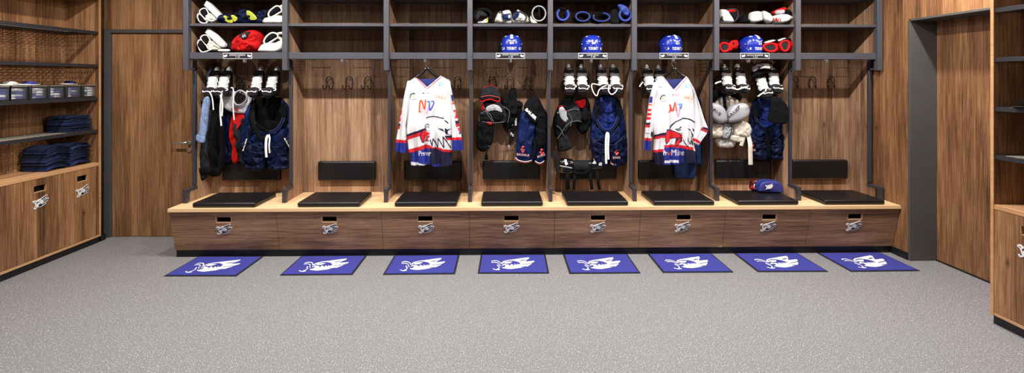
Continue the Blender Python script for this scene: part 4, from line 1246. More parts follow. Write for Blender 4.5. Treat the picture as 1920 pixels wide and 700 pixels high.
sleeve(t, [(156, 1225), (180, 1219), (205, 1215), (240, 1210), (262, 1208), (281, 1207.5)], [(156, 1236), (180, 1229), (205, 1226), (240, 1226), (262, 1221), (281, 1219.5)], S3, 3.1, (156, 152), (281, 282))
S4 = [([(1311, 244), (1314, 238), (1330, 246), (1327, 251)], (150, 36, 44)), ([(1315, 237), (1330, 241), (1330, 247), (1316, 241)], NAVY), ([(1296, 262), (1300, 258), (1312, 266), (1309, 270)], RED), ([(1294, 266), (1308, 270), (1303, 278), (1294, 276)], (70, 70, 90))]
sleeve(t, [(150, 1290), (180, 1300), (210, 1302), (240, 1302), (262, 1298), (273, 1300)], [(150, 1293), (165, 1300), (195, 1310), (220, 1319), (243, 1328.5), (250, 1325), (273, 1306)], S4, 5.4, (150, 152), (271, 273), .04)
# ------------------------------------------------------------------ soft gear, padding, clothing
def pf(t, name, m, pts, fr_, Y, tf, **kw):
    lab = kw.pop('label', None)
    ox, oy, s = fr_
    return MB().puff(px2(pts, Y, ox, oy, s), Y, tf, **kw).out(name, m, t, ang=70, label=lab)
def tb(t, name, m, pts, fr_, Y, r, n=24, closed=False, ry=None, k=8):
    ox, oy, s = fr_
    P = [pt(p[0], p[1], (p[2] if len(p) > 2 else Y), ox, oy, s) for p in pts]
    return MB().tube(P, r, k, closed, ry, sm=n).out(name, m, t, ang=70)
def base_at(px, py, Y): return tuple(at(px, py, Y))
def txt(t, body, m, x, y, w_, h_, Y, fr_=(0, 0, 1), dr=0, off=.03, curve=None, name='lettering'):
    """lettering whose baseline starts at crop point (x, y), w_ wide, h_ high, dr = crop rise per width"""
    ox, oy, s = fr_
    a = pt(x, y, Y, ox, oy, s); b_ = pt(x + w_, y + dr, Y, ox, oy, s)
    ux = b_ - a; W_ = ux.length; ux.normalize(); uz = Vector((-ux.z, 0, ux.x))
    H_ = abs(pt(x, y - h_, Y, ox, oy, s).z - a.z)
    vs, fs, asp = text2d(body, off)
    b = MB(); b.add([a + ux * (q / asp * W_) + uz * (r * H_) + Vector((0, curve(q / asp) if curve else 0, 0)) for q, r in vs], fs)
    return b.out(name, m, t, smooth=False)

SEAMG = mat('grey_stitching', (92, 92, 96), .7)
SEAMB = mat('blue_stitching', (30, 46, 96), .7)
# ---- goalie gear on the first locker's shelves
S0 = (340, 0, 5.386)
def blocker(lb, board, rings, Y, inner, cuff):
    t = thing('goalie_blocker', lb, 'goalie glove', base_at(*[340 + rings[0][0][0] / 5.386, max(p[1] for p in rings[0]) / 5.386], Y), None)
    pf(t, 'board', PADWHITE, board, S0, Y - .05, .03, tb=.03, e=.35, n=40)
    for q in rings: tb(t, 'binding', PADWHITE, q, S0, Y - .06, .0065, 26, True)
    for q in inner: pf(t, 'palm', CLBLACK, q, S0, Y - .04, .03, e=.5, n=30, wr=.01)
    pf(t, 'cuff', PADCREAM, cuff, S0, Y - .02, .05, n=36, wr=.02, wf=40)
    return t
blocker('white goalie blocker leaning on the upper shelf of the first locker', [(248, 45), (262, 18), (285, 22), (412, 150), (412, 185), (385, 192), (370, 180), (250, 65)],
        [[(165, 160), (175, 140), (200, 150), (235, 190), (262, 222), (230, 236), (195, 225), (172, 195)], [(185, 120), (205, 92), (240, 85), (262, 105), (300, 190), (330, 210), (270, 205), (215, 150)]],
        4.47, [[(178, 165), (200, 160), (240, 205), (245, 225), (205, 222), (180, 195)], [(205, 110), (245, 95), (262, 115), (285, 180), (260, 195), (215, 145)]],
        [(262, 150), (300, 130), (360, 170), (380, 205), (330, 220), (260, 215)])
blocker('white goalie blocker leaning on the lower shelf beside the red bundle', [(262, 318), (275, 290), (296, 290), (440, 430), (450, 470), (425, 478), (395, 462), (262, 340)],
        [[(168, 430), (185, 405), (215, 412), (250, 450), (270, 490), (300, 500), (215, 528), (180, 490)], [(195, 385), (215, 360), (250, 355), (275, 375), (305, 440), (300, 490), (250, 455), (215, 410)]],
        4.47, [[(180, 435), (205, 420), (240, 460), (258, 495), (215, 515), (185, 480)], [(215, 380), (255, 365), (275, 385), (295, 440), (275, 460), (225, 410)]],
        [(270, 430), (320, 410), (380, 450), (420, 480), (400, 510), (300, 505)])
def catcher(lb, base, ring, palm, extra, Y):
    t = thing('goalie_catcher', lb, 'goalie glove', base_at(340 + base[0][0] / 5.386, max(p[1] for p in base) / 5.386, Y))
    pf(t, 'cuff', PADWHITE, base, S0, Y - .02, .07, e=.45, n=50, wr=.006)
    tb(t, 'binding', PADWHITE, ring, S0, Y - .07, .008, 30, True)
    pf(t, 'palm', CLBLACK, palm, S0, Y - .05, .03, n=30, e=.6)
    for q in extra: tb(t, 'finger_stall', PADCREAM, q, S0, Y - .06, .013, 16, k=10)
    return t
catcher('white goalie catching glove on the upper shelf, right side', [(848, 215), (875, 185), (950, 178), (1045, 180), (1048, 235), (950, 240), (858, 238)],
        [(880, 150), (900, 105), (960, 62), (1000, 75), (1015, 110), (980, 135), (905, 175)], [(895, 145), (915, 110), (965, 78), (1000, 95), (990, 120), (910, 165)],
        [[(1000, 70), (1030, 60), (1044, 90)], [(1010, 110), (1030, 120), (1040, 175)], [(940, 165), (990, 170), (1040, 180)]], 4.47)
catcher('white goalie catching glove on the lower shelf, right of the red bundle', [(800, 505), (835, 455), (900, 440), (1000, 430), (1040, 410), (1046, 490), (985, 528), (880, 530), (808, 524)],
        [(835, 420), (860, 370), (915, 332), (965, 345), (975, 375), (940, 400), (860, 445)], [(850, 418), (872, 380), (920, 348), (958, 362), (950, 385), (865, 432)],
        [[(970, 345), (1010, 335), (1040, 345)], [(985, 380), (1010, 400), (1020, 440)], [(1040, 345), (1044, 400), (1040, 450)]], 4.47)
def pad_pair(lb, dark, limes, Y, dm=None):
    t = thing('knee_pad', lb, 'knee pad', base_at(340 + dark[0][0] / 5.386, max(p[1] for p in dark) / 5.386, Y), 'knee pads on the upper shelf')
    pf(t, 'pad_body', dm or CLNAVY2, dark, S0, Y, .09, n=50, wr=.04, wf=22)
    for q in limes:
        pf(t, 'pad_lining', LIME, q, S0, Y - .085, .012, n=30, e=.5)
        tb(t, 'lining_edge', YELLOW, q, S0, Y - .092, .003, 24, True)
    tb(t, 'strap', CLBLACK, [(dark[1][0], dark[1][1] + 8, Y - .06), (sum(p[0] for p in dark) / len(dark), sum(p[1] for p in dark) / len(dark), Y - .1), (dark[-2][0], dark[-2][1] - 15, Y - .05)], S0, Y, .012, ry=.4)
    return t
pad_pair('dark knee pad with two lime linings on the upper shelf', [(395, 232), (420, 165), (480, 150), (560, 150), (590, 232)], [[(427, 165), (455, 165), (500, 195), (518, 222), (480, 225), (440, 200)], [(505, 160), (530, 158), (562, 185), (540, 215), (518, 195)]], 4.48)
pad_pair('large dark knee pad with one lime lining on the upper shelf', [(555, 235), (590, 160), (630, 98), (700, 105), (760, 170), (790, 235)], [[(662, 115), (690, 115), (735, 150), (758, 190), (700, 196), (672, 165)]], 4.5)
t = pad_pair('dark navy pad with a raised strap beside the upper goalie catching glove', [(765, 236), (790, 160), (840, 110), (880, 112), (900, 236)], [], 4.52)
# red bundle
t = thing('red_bundle', 'bright red rolled jersey bundle with a dark crest on the lower shelf', 'bundle', base_at(470, 97, 4.48))
pf(t, 'rolled_cloth', CLRED, [(545, 490), (555, 430), (590, 370), (680, 330), (740, 298), (790, 300), (840, 345), (840, 420), (800, 510), (700, 525), (600, 522), (552, 515)], S0, 4.48, .13, n=70, rings=14, wr=.035, wf=16, e=.7)
pf(t, 'flap', CLRED, [(560, 500), (620, 430), (720, 370), (760, 385), (700, 470), (620, 518)], S0, 4.39, .03, n=40, wr=.02, wf=30)
pf(t, 'crest', CLGREY, [(590, 405), (600, 345), (650, 325), (695, 325), (665, 385), (620, 410)], S0, 4.362, .02, n=30, e=.5)
txt(t, '44', SILVER, 615, 385, 40, 32, 4.338, S0, dr=-12)
t = thing('dark_mitt', 'dark grey folded mitt between the lower blocker and the red bundle', 'glove', base_at(430, 97, 4.52))
pf(t, 'mitt_body', CLGREY, [(400, 525), (430, 420), (480, 430), (545, 470), (545, 525)], S0, 4.53, .06, wr=.02)
MB().puff(px2([(380, 518), (390, 500), (480, 498), (484, 520)], 4.42, *S0), 4.42, .012, e=.4, n=24).out('wrist_strap', PADWHITE, t)

# ---- coats, shirts in the first locker
A = (370, 160, 3.89)
t = thing('denim_shirt', 'faded blue denim shirt hanging at the far left locker edge', 'shirt', base_at(378, 267, 4.42))
pf(t, 'shirt_cloth', DENIM, [(397, 124), (390, 140), (386, 165), (382, 196), (392, 200), (400, 150)], (0, 0, 1), 4.64, .025, wr=.01)
pf(t, 'sleeve', DENIM, [(384, 184), (380, 205), (376, 235), (372, 258), (381, 266), (387, 245), (391, 215), (393, 184)], (0, 0, 1), 4.42, .02, tb=.012, e=.45, n=60, wr=.01, fold=.006, ff=90)
pf(t, 'cuff', DENIM, [(371, 252), (384, 257), (382, 268), (370, 263)], (0, 0, 1), 4.415, .022, tb=.012, n=24, e=.4)
t = thing('black_hoodie', 'black hooded sweater with white cord hanging in the first locker', 'sweater', base_at(396, 345, 4.58))
pf(t, 'body', CLBLACK, [(95, 50), (75, 150), (75, 350), (70, 500), (90, 640), (120, 665), (165, 655), (195, 560), (195, 420), (175, 200), (140, 60)], A, 4.6, .05, e=.5, n=80, rings=14, wr=.018, wf=14, fold=.008, ff=55)
pf(t, 'sleeve', CLGREY, [(98, 180), (66, 240), (44, 380), (30, 520), (24, 680), (60, 685), (85, 640), (92, 560), (80, 430), (100, 260)], A, 4.555, .035, e=.55, n=70, rings=12, wr=.02, wf=18, fold=.005, ff=70)
pf(t, 'sleeve_cuff', CLBLACK, [(26, 598), (96, 610), (95, 640), (24, 630)], A, 4.53, .03, n=24, e=.4)
tb(t, 'drawstring', LACE, [(104, 60), (108, 110), (120, 178)], A, 4.515, .004, 12)
t = thing('navy_shirt', 'dark navy shirt hanging behind the black hoodie and the red vest', 'shirt', base_at(424, 300, 4.66))
pf(t, 'shirt_cloth', CLNAVY2, [(150, 180), (165, 420), (180, 545), (250, 550), (262, 400), (262, 200)], A, 4.665, .03, e=.4, n=60, rings=12, wr=.02, wf=20, fold=.006, ff=80)
t = thing('red_and_grey_vest', 'red and charcoal training vest hanging under the white cloth', 'vest', base_at(450, 305, 4.64))
pf(t, 'red_panel', CLRED, [(262, 205), (300, 195), (360, 200), (358, 240), (300, 250), (285, 300), (268, 400), (295, 480), (300, 550), (260, 560), (258, 450), (238, 380), (248, 260)], A, 4.625, .03, e=.45, n=70, rings=10, wr=.012, wf=20, label='bright red panel')
pf(t, 'grey_panel', CLGREY, [(275, 260), (310, 250), (358, 245), (356, 560), (318, 558), (300, 470), (276, 400)], A, 4.63, .035, e=.5, n=60, rings=10, wr=.03, wf=20, fold=.01, ff=70)
t = thing('white_cloth', 'white cloth printed with a red 55 hanging in the first locker', 'cloth', base_at(450, 226, 4.6))
pf(t, 'cloth', mat('grey_white_cloth', (196, 196, 202), .8, bump=.3, bscale=40), [(160, 60), (175, 110), (205, 165), (260, 195), (330, 205), (385, 195), (400, 130), (400, 60), (330, 45), (220, 45)], A, 4.61, .04, e=.5, n=60, rings=12, wr=.012, wf=14)
txt(t, '55', CLRED, 246, 188, 56, 24, 4.562, A, off=.03)
t = thing('dark_visor', 'dark visor with a grey rounded frame lying over the white cloth', 'visor', base_at(450, 196, 4.55))  # a dark visor in a grey frame
pf(t, 'visor', GLOSSB, [(272, 85), (290, 55), (315, 45), (345, 62), (352, 95), (330, 130), (295, 138), (275, 115)], A, 4.56, .02, e=.5, n=36)
tb(t, 'visor_frame', PADGREY, [(266, 85), (285, 50), (318, 38), (352, 62), (360, 100), (330, 136), (290, 144), (268, 120)], A, 4.545, .008, 34, True)

# ---- hockey pants
def pants(lb, M, hem, Y=4.62, main=None, royal=False, belt=None, lace=True, text=None, zips=False, white_hem=False, dark=None):
    """M maps the unit drawing (0..100, 0..100) to photo pixels"""
    main = main or CLNAVY; dark = dark or CLNAVY2
    def q(pts): return [M(x, y) for x, y in pts]
    Z = (0, 0, 1)
    t = thing('hockey_pants', lb, 'hockey pants', base_at(*M(50, 100), Y), 'navy hockey pants hanging in the lockers')
    pf(t, 'back_pad', CLBLACK if not royal else CLROYAL, q([(22, 8), (35, 1), (60, 0), (74, 6), (80, 25), (76, 42), (60, 52), (38, 52), (26, 42), (20, 25)]), Z, Y + .04, .03, tb=.02, n=50, wr=.01, label='royal blue lining pad' if royal else None)
    if royal:
        for a, b_ in (((34, 22), (70, 21)), ((36, 36), (70, 36))): tb(t, 'pad_seam', dark, [M(*a), M((a[0] + b_[0]) / 2, a[1] + 2.5), M(*b_)], Z, Y + .008, .0035, 12)
    pf(t, 'side_panel', main, q([(22, 5), (12, 15), (7, 35), (1, 55), (4, 66), (20, 68), (30, 58), (22, 40), (19, 22)]), Z, Y - .02, .05, n=50, wr=.03, wf=18)
    pf(t, 'side_panel', main, q([(76, 5), (85, 12), (92, 30), (99, 52), (98, 64), (80, 68), (68, 58), (78, 42), (80, 22)]), Z, Y - .02, .05, n=50, wr=.03, wf=18)
    pf(t, 'front_panel', main, q([(20, 44), (35, 50), (50, 52), (65, 50), (80, 42), (84, 58), (68, 68), (50, 74), (34, 68), (14, 60)]), Z, Y - .05, .05, n=60, rings=12, wr=.03, wf=20)
    tb(t, 'waist_band', main if not royal else dark, [M(24, 6) + (Y + .03,), M(17, 20) + (Y - .03,), M(21, 38) + (Y - .09,), (*M(34, 48), Y - .11), (*M(50, 51), Y - .12), (*M(66, 47), Y - .11), (*M(78, 35), Y - .09), (*M(82, 20), Y - .03), (*M(75, 5), Y + .03), (*M(50, -1), Y + .06)], Z, Y, .009, 60, True, ry=1.0, k=10)
    pf(t, 'leg', dark, q([(3, 60), (8, 86), (10, 97), (34, 101), (46, 98), (48, 80), (47, 68), (24, 58)]), Z, Y - .01, .085, tb=.05, n=60, rings=12, wr=.035, wf=26, e=.42)
    pf(t, 'leg', dark, q([(97, 58), (98, 84), (95, 96), (68, 101), (55, 97), (52, 80), (53, 68), (76, 58)]), Z, Y - .01, .085, tb=.05, n=60, rings=12, wr=.035, wf=26, e=.42)
    for pts in ([(8, 60), (20, 66), (34, 70), (46, 70)], [(92, 58), (80, 65), (66, 70), (54, 70)], [(22, 46), (35, 55), (50, 58), (65, 55), (80, 45)]):
        tb(t, 'seam', SEAMB, [M(*p) for p in pts], Z, Y - .104, .0022, 20, k=6)
    for pts in ([(12, 74), (28, 78), (44, 76)], [(56, 78), (74, 80), (92, 74)]):
        tb(t, 'seam', SEAMB, [M(*p) for p in pts], Z, Y - .094, .0022, 20, k=6)
    tb(t, 'waist_edge', SEAMB, [M(27, 8) + (Y + .02,), M(21, 22) + (Y - .04,), M(26, 37) + (Y - .095,), M(38, 46) + (Y - .12,), M(50, 48) + (Y - .13,), M(64, 44) + (Y - .12,), M(74, 33) + (Y - .095,), M(78, 20) + (Y - .04,), M(73, 8) + (Y + .02,)], Z, Y, .0035, 50, k=6)
    for pts in ([(21, 10), (14, 26), (17, 42), (28, 50), (33, 44), (25, 30), (26, 12)], [(77, 8), (72, 14), (75, 30), (68, 44), (74, 50), (84, 40), (84, 20)]):
        pf(t, 'inner_side_pad', CLBLACK, q(pts), Z, Y - .065, .02, n=40, wr=.01)
    if lace:
        b = MB()
        ll = lace if isinstance(lace, float) else 86
        for dx, e_, r in ((46, ll, .011), (52, ll - 6, .009)):
            b.tube([at(*M(50, 52), Y - .12), at(*M(dx, 58), Y - .15), at(*M(dx - 1, (58 + e_) / 2), Y - .15), at(*M(dx, e_), Y - .14)], r, 8, ry=.4, sm=20)
        b.out('drawstring', LACE, t)
    if belt:
        for pts in belt: tb(t, 'belt', CLBLACK, [(*M(x, y), Y - .13 + z) for x, y, z in pts], Z, Y, .02, 24, ry=.3)
    if zips:
        for sx, pts in ((-1, [(12, 55), (2, 78)]), (1, [(76, 54), (92, 75)])):
            tb(t, 'zip_pull', CLBLACK, [(*M(*pts[0]), Y - .13), (*M((pts[0][0] + pts[1][0]) / 2, (pts[0][1] + pts[1][1]) / 2 + 1), Y - .14), (*M(*pts[1]), Y - .12)], Z, Y, .012, 12, ry=.35)
            x0, y0 = M(*(pts[1] if sx < 0 else pts[0])); x1, y1 = M(*(pts[0] if sx < 0 else pts[1]))
            x0 += (x1 - x0) * .15; y0 += (y1 - y0) * .15 + 1.2; x1 -= (x1 - x0) * .1; y1 -= (y1 - y0) * .1 - 1
            txt(t, 'BAUER', WHITEP, x0, y0, x1 - x0, 2.6, Y - .155, Z, dr=(y1 - y0))
    if text:
        for (x, y, wd) in text:
            a = M(x, y)
            txt(t, 'BAUHAUS', REDP, a[0], a[1], wd, 4.2, Y - .112, Z, dr=-wd * .02, off=.0)
            txt(t, 'BAUHAUS', WHITEP, a[0] + .3, a[1], wd - .6, 4.0, Y - .1125, Z, dr=-wd * .02, off=-.012)
            b = MB()
            c = (a[0] + wd * .5, a[1] - 12)
            for dx, dy, r in ((0, -4.5, 2.4), (-2.2, .5, 2.1), (2.4, 1.2, 2.1), (0, 3.4, 2.6)):
                b.v += []; p = at(c[0] + dx, c[1] + dy, Y - .108); b.sphere(p, r * .0047, sy=.3, n=10, m=6)
            b.out('bird_print', REDP, t)
            p = MB()
            for dx, dy, r in ((0.6, -4.2, 1.0), (-.6, 3.2, 1.2)): p.sphere(at(c[0] + dx, c[1] + dy, Y - .113), r * .0047, sy=.4, n=8, m=5)
            p.out('bird_print_white', WHITEP, t)  # white parts of the bird print
    if white_hem:
        for pts in (((12, 91), (20, 97), (32, 99.5), (44, 97)), ((57, 96), (68, 99), (84, 96), (95, 90))):
            for dz, mm in ((0, WHITEP), (-2, REDP)): tb(t, 'hem_stripe', mm, [M(x, y + dz) for x, y in pts], Z, Y - .075, .0035, 16)
    return t
lin_map = lambda x0, x1, y0, y1: (lambda x, y: (x0 + (x1 - x0) * x / 100, y0 + (y1 - y0) * y / 100))
pants('navy hockey pants with open waist and white cord in the goalie locker', lin_map(453, 554, 181, 317), None, zips=True, lace=84.0,
      belt=[[(14, 52, .03), (26, 40, 0), (38, 44, -.02), (50, 50, -.02)], [(20, 20, .06), (22, 38, .0), (36, 58, 0), (46, 56, 0)]])
pants('navy hockey pants lined royal blue, hanging left of a steel frame', lin_map(1105, 1174, 180, 311), None, royal=True, lace=97.0, text=[(64, 90, 14)], white_hem=True, main=CLNAVY, Y=4.62)
def m7(x, y):
    bx, by = 1401 + 72 * x / 100, 180 + 118 * y / 100
    return (bx + (50 - y) * .02, by)
t7 = pants('navy hockey pants with a black back flap, right of the white chest pads', m7, None, royal=True, lace=False, text=[(2, 88, 15)], belt=[[(50, 52, .0), (54, 70, 0), (57, 97, .04)]], main=CLNAVY, Y=4.64)
pf(t7, 'back_flap', CLBLACK, [(1446, 184), (1457, 182), (1474, 196), (1477, 215), (1476, 230), (1462, 233), (1440, 226), (1444, 205)], (0, 0, 1), 4.415, .02, tb=.012, n=40, e=.5, wr=.008)
# pants with the wide belt (fourth locker), hung by a loop
B4 = (880, 110, 3.333)
t = thing('hockey_pants', 'navy hockey pants hung by a loop under a black lettered belt pad', 'hockey pants', base_at(1000, 307, 4.6), 'navy hockey pants hanging in the lockers')
pf(t, 'leg', CLNAVY, [(330, 330), (310, 400), (295, 500), (290, 610), (300, 640), (350, 650), (395, 640), (405, 520), (420, 380), (380, 340)], B4, 4.59, .085, tb=.04, n=60, rings=12, wr=.03, wf=18, e=.5)
pf(t, 'leg', CLNAVY, [(420, 330), (405, 520), (408, 640), (440, 660), (470, 640), (492, 560), (498, 400), (470, 330)], B4, 4.6, .08, tb=.04, n=60, rings=12, wr=.03, wf=18, e=.5)
pf(t, 'waist_pad', CLBLACK, [(345, 285), (385, 245), (430, 245), (460, 300), (492, 360), (495, 430), (480, 480), (440, 480), (400, 420), (350, 340)], B4, 4.57, .07, n=60, rings=12, wr=.02, wf=18)
pf(t, 'belt_pad', CLBLACK, [(340, 310), (352, 288), (380, 300), (425, 360), (428, 392), (405, 405), (370, 370)], B4, 4.5, .025, n=36, e=.5)
txt(t, 'BAUER', WHITEP, 346, 322, 66, 20, 4.472, B4, dr=64, off=.06)
pf(t, 'flap', CLBLACK, [(415, 430), (450, 440), (480, 460), (475, 540), (440, 565), (418, 545), (420, 490)], B4, 4.52, .03, n=36, wr=.01)
tb(t, 'belt', CLBLACK, [(405, 500), (410, 560), (395, 625)], B4, 4.5, .016, 14, ry=.35)
tb(t, 'hanging_loop', CLBLACK, [(372, 250, 4.6), (388, 205, 4.64), (394, 196, 4.665), (402, 210, 4.64), (420, 245, 4.6)], B4, 4.64, .004, 20)
for x, y, wd in ((296, 605, 78), (428, 622, 48)):
    txt(t, 'BAUHAUS', REDP, x, y, wd, 15, 4.498, B4, dr=8 if x < 400 else -16, off=.0)
    txt(t, 'BAUHAUS', WHITEP, x + 1, y, wd - 2, 14, 4.4975, B4, dr=8 if x < 400 else -16, off=-.012)
    b = MB()
    for dx, dy, r in ((0, -14, 8), (-7, 2, 7), (8, 6, 7), (0, 16, 8)): b.sphere(pt(x + wd * .5 + dx, y - 38 + dy, 4.502, *B4), r * .0014, sy=.3, n=10, m=6)
    b.out('bird_print', REDP, t)
for pts in ([(290, 618), (305, 635), (350, 645), (392, 636)], [(410, 640), (440, 655), (468, 640)]):
    tb(t, 'hem_stripe', WHITEP, pts, B4, 4.515, .004, 16); tb(t, 'hem_stripe', REDP, [(x, y + 7) for x, y in pts], B4, 4.52, .003, 16)

# ---- shoulder pads
def seg_parts(t, fr_, rows):
    for nm, m, pts, Y, tf, kw in rows: pf(t, nm, m, pts, fr_, Y, tf, **kw)
t = thing('shoulder_pads', 'black shoulder pads with a red-edged collar on the left hook', 'shoulder pads', base_at(910, 285, 4.62), 'shoulder pads hanging on hooks')
seg_parts(t, B4, [
    ('shoulder_cap', CLGREY, [(65, 235), (75, 195), (105, 170), (140, 165), (180, 185), (198, 225), (185, 262), (130, 255), (75, 268), (64, 255)], 4.56, .06, dict(n=50, wr=.008)),
    ('chest_plate', CLGREY, [(75, 300), (100, 265), (170, 262), (215, 300), (232, 350), (225, 400), (150, 405), (75, 395), (62, 350)], 4.6, .06, dict(n=50, wr=.03, wf=24)),
    ('side_flap', CLBLACK, [(190, 240), (240, 250), (325, 270), (330, 310), (290, 380), (235, 455), (205, 400), (200, 300)], 4.63, .05, dict(n=60, wr=.03, wf=24)),
    ('arm_pad', CLBLACK, [(50, 400), (90, 390), (150, 420), (150, 500), (125, 560), (85, 582), (50, 560), (42, 500)], 4.6, .06, dict(n=50, wr=.02, wf=20)),
    ('bicep_pad', PADGREY, [(105, 305), (150, 285), (190, 300), (205, 335), (160, 325), (112, 332)], 4.53, .02, dict(n=30, wr=.01)),
    ('bicep_pad', CLBLACK, [(115, 340), (170, 325), (215, 350), (200, 385), (150, 380)], 4.54, .03, dict(n=30, wr=.01)),
    ('red_tab', CLRED, [(75, 295), (90, 285), (92, 320), (78, 325)], 4.545, .012, dict(n=16)),
    ('red_tab', CLRED, [(112, 395), (140, 398), (138, 415), (116, 412)], 4.545, .012, dict(n=16)),
    ('tassel', CLBLACK, [(100, 605), (108, 580), (118, 625), (108, 634), (94, 628)], 4.62, .012, dict(n=20))])
tb(t, 'collar_edge', CLRED, [(66, 262), (78, 268), (130, 254), (180, 270), (192, 250)], B4, 4.5, .006, 24)
tb(t, 'collar_edge', CLRED, [(78, 200), (100, 176), (140, 168), (178, 188)], B4, 4.52, .003, 24)
tb(t, 'cord', CLBLACK, [(110, 555), (112, 585)], B4, 4.62, .003, 6)
txt(t, 'CCM', SILVER, 118, 325, 50, 14, 4.505, B4, dr=-8)
t = thing('garter_belt', 'bundle of black garter straps hanging on the middle hook', 'straps', base_at(955, 275, 4.63))
pf(t, 'belt_wrap', CLBLACK, [(250, 200), (272, 186), (292, 190), (296, 260), (300, 380), (270, 400), (245, 390), (244, 280)], B4, 4.64, .04, n=50, wr=.015, wf=30)
pf(t, 'belt_wrap', CLGREY, [(292, 270), (322, 275), (330, 330), (310, 390), (290, 400), (286, 320)], B4, 4.65, .03, n=36, wr=.015, wf=30)
for pts in ([(250, 380), (240, 430), (238, 465)], [(268, 380), (262, 450), (250, 555)], [(285, 385), (275, 440), (272, 515)], [(300, 380), (292, 430), (262, 470), (258, 530)]):
    tb(t, 'strap', CLBLACK, pts, B4, 4.62, .008, 16, ry=.4)
for x, y in ((243, 440), (268, 410), (272, 480), (248, 550), (292, 400), (262, 470)):
    p = pt(x, y, 4.612, *B4); MB().box(p.x - .008, p.x + .008, p.y - .004, p.y + .002, p.z - .014, p.z + .014).out('clip', SILVER, t, bevel=.002)
txt(t, 'BAUER', WHITEP, 284, 420, 12, 48, 4.60, B4)

B5 = (1030, 110, 3.333)
t = thing('shoulder_pads', 'black shoulder pads with a silver cap and red lining, beside the royal-blue-lined pants', 'shoulder pads', base_at(1060, 280, 4.62), 'shoulder pads hanging on hooks')
seg_parts(t, B5, [
    ('shoulder_cap', CLBLACK, [(40, 330), (60, 290), (100, 250), (150, 240), (180, 300), (200, 360), (150, 400), (100, 470), (55, 500), (30, 470), (22, 390)], 4.6, .07, dict(n=60, wr=.02, wf=20)),
    ('arm_pad', CLGREY, [(45, 460), (70, 420), (120, 400), (110, 470), (140, 555), (60, 580), (48, 540)], 4.6, .05, dict(n=40, wr=.02)),
    ('chest_plate', CLGREY, [(110, 320), (180, 300), (200, 380), (170, 400), (120, 430), (90, 460), (95, 380)], 4.55, .04, dict(n=40, wr=.01)),
    ('side_flap', CLBLACK, [(200, 250), (240, 250), (258, 330), (262, 400), (230, 460), (200, 470), (170, 420), (180, 300)], 4.62, .06, dict(n=50, wr=.03, wf=24)),
    ('neck_lining', CLRED, [(158, 270), (185, 262), (222, 255), (225, 290), (205, 310), (178, 300)], 4.56, .02, dict(n=24, wr=.01)),
    ('silver_cap', SILVER, [(62, 345), (60, 315), (80, 300), (105, 330), (128, 375), (118, 402), (90, 392), (70, 370)], 4.535, .02, dict(n=30, e=.5)),
    ('wire_pad', CLBLACK, [(195, 340), (220, 330), (240, 370), (220, 390), (200, 375)], 4.55, .02, dict(n=20))])
tb(t, 'cap_edge', CLRED, [(60, 312), (80, 297), (108, 328), (131, 378), (118, 405), (88, 395)], B5, 4.53, .004, 24, True)
for pts in ([(170, 450), (172, 495)], [(238, 380), (245, 460), (238, 545)]): tb(t, 'cord', CLBLACK, pts, B5, 4.57, .0035, 12)
def seams(t, frm, Y, rows, m=None, r=.0022):
    ox, oy, s = frm
    for pts in rows: tb(t, 'seam', m or SEAMG, pts, frm, Y, r, 20, k=6)
# ---- shin guards on the bench
B6 = (1035, 285, 9.333)
t = thing('shin_guards', 'glossy black shin guards with hanging straps standing over the fifth cushion', 'shin guards', (at(1085, 360, 4.6).x, 4.6, ZB + .045))
def hshell(name, m, x0, x1, yc0, yc1, r0, r1, Y, parent=t):
    a, c = pt(x0, yc0, Y, *B6), pt(x1, yc1, Y, *B6)
    N = 22; rings = []
    for k in range(9):
        u = k / 8; ctr = a.lerp(c, u); r = r0 + (r1 - r0) * u
        ed = 1 - .12 * (abs(2 * u - 1) ** 6)
        rings.append([(ctr.x, ctr.y - r * .75 * ed * math.sin(2 * math.pi * i / N), ctr.z + r * ed * math.cos(2 * math.pi * i / N)) for i in range(N)])
    return MB().ring_loft(rings).out(name, m, parent)
hshell('knee_cap', GLOSSB, 130, 360, 240, 245, .074, .07, 4.58)
hshell('shin_plate', CLGREY, 350, 700, 262, 255, .056, .05, 4.58)
hshell('lower_cap', GLOSSB, 640, 880, 235, 225, .042, .03, 4.57)
MB().tube([pt(135, 245, 4.525, *B6), pt(240, 262, 4.518, *B6), pt(350, 285, 4.52, *B6)], .005, 8, sm=14).out('cap_ridge', SILVER, t)
decal([[(215, 130), (255, 130), (262, 175), (285, 215), (240, 240), (222, 200)]], lambda x, y: pt(x, y, 4.52, *B6)).out('logo_mark', WHITEP, t, smooth=False)
decal([[(735, 160), (762, 160), (762, 215), (700, 205)], [(800, 170), (880, 190), (880, 240), (820, 240)]], lambda x, y: pt(x, y, 4.53, *B6)).out('logo_mark', WHITEP, t, smooth=False)
for pts in ([(360, 230, 4.53), (385, 350, 4.53), (520, 385, 4.52), (650, 330, 4.53), (690, 230, 4.54)],): tb(t, 'calf_strap', CLBLACK, pts, B6, 4.53, .012, 24, ry=.5)
for x0, x1, w_ in ((275, 275, .042), (400, 380, .026), (670, 700, .03), (790, 830, .03)):
    P = [pt(x0, 330, 4.55, *B6), pt(x0 + (x1 - x0) * .3, 480, 4.52, *B6), pt(x1, 660, 4.53, *B6)]
    P[-1].z = max(P[-1].z, ZB + .05)
    MB().tube(P, w_ * .5, 10, ry=.35, sm=14).out('hanging_strap', CLBLACK, t)
o = MB().puff(px2([(0, 20), (60, 0), (95, 60), (120, 200), (130, 340), (115, 400), (85, 390), (60, 280), (40, 120)], 4.5, *B6), 4.5, .012, n=40, e=.6).out('grey_strap', CLGREY, None)
tag(o, 'dark grey strap hanging on the steel frame beside the shin guards', 'strap')  # a dark grey strap
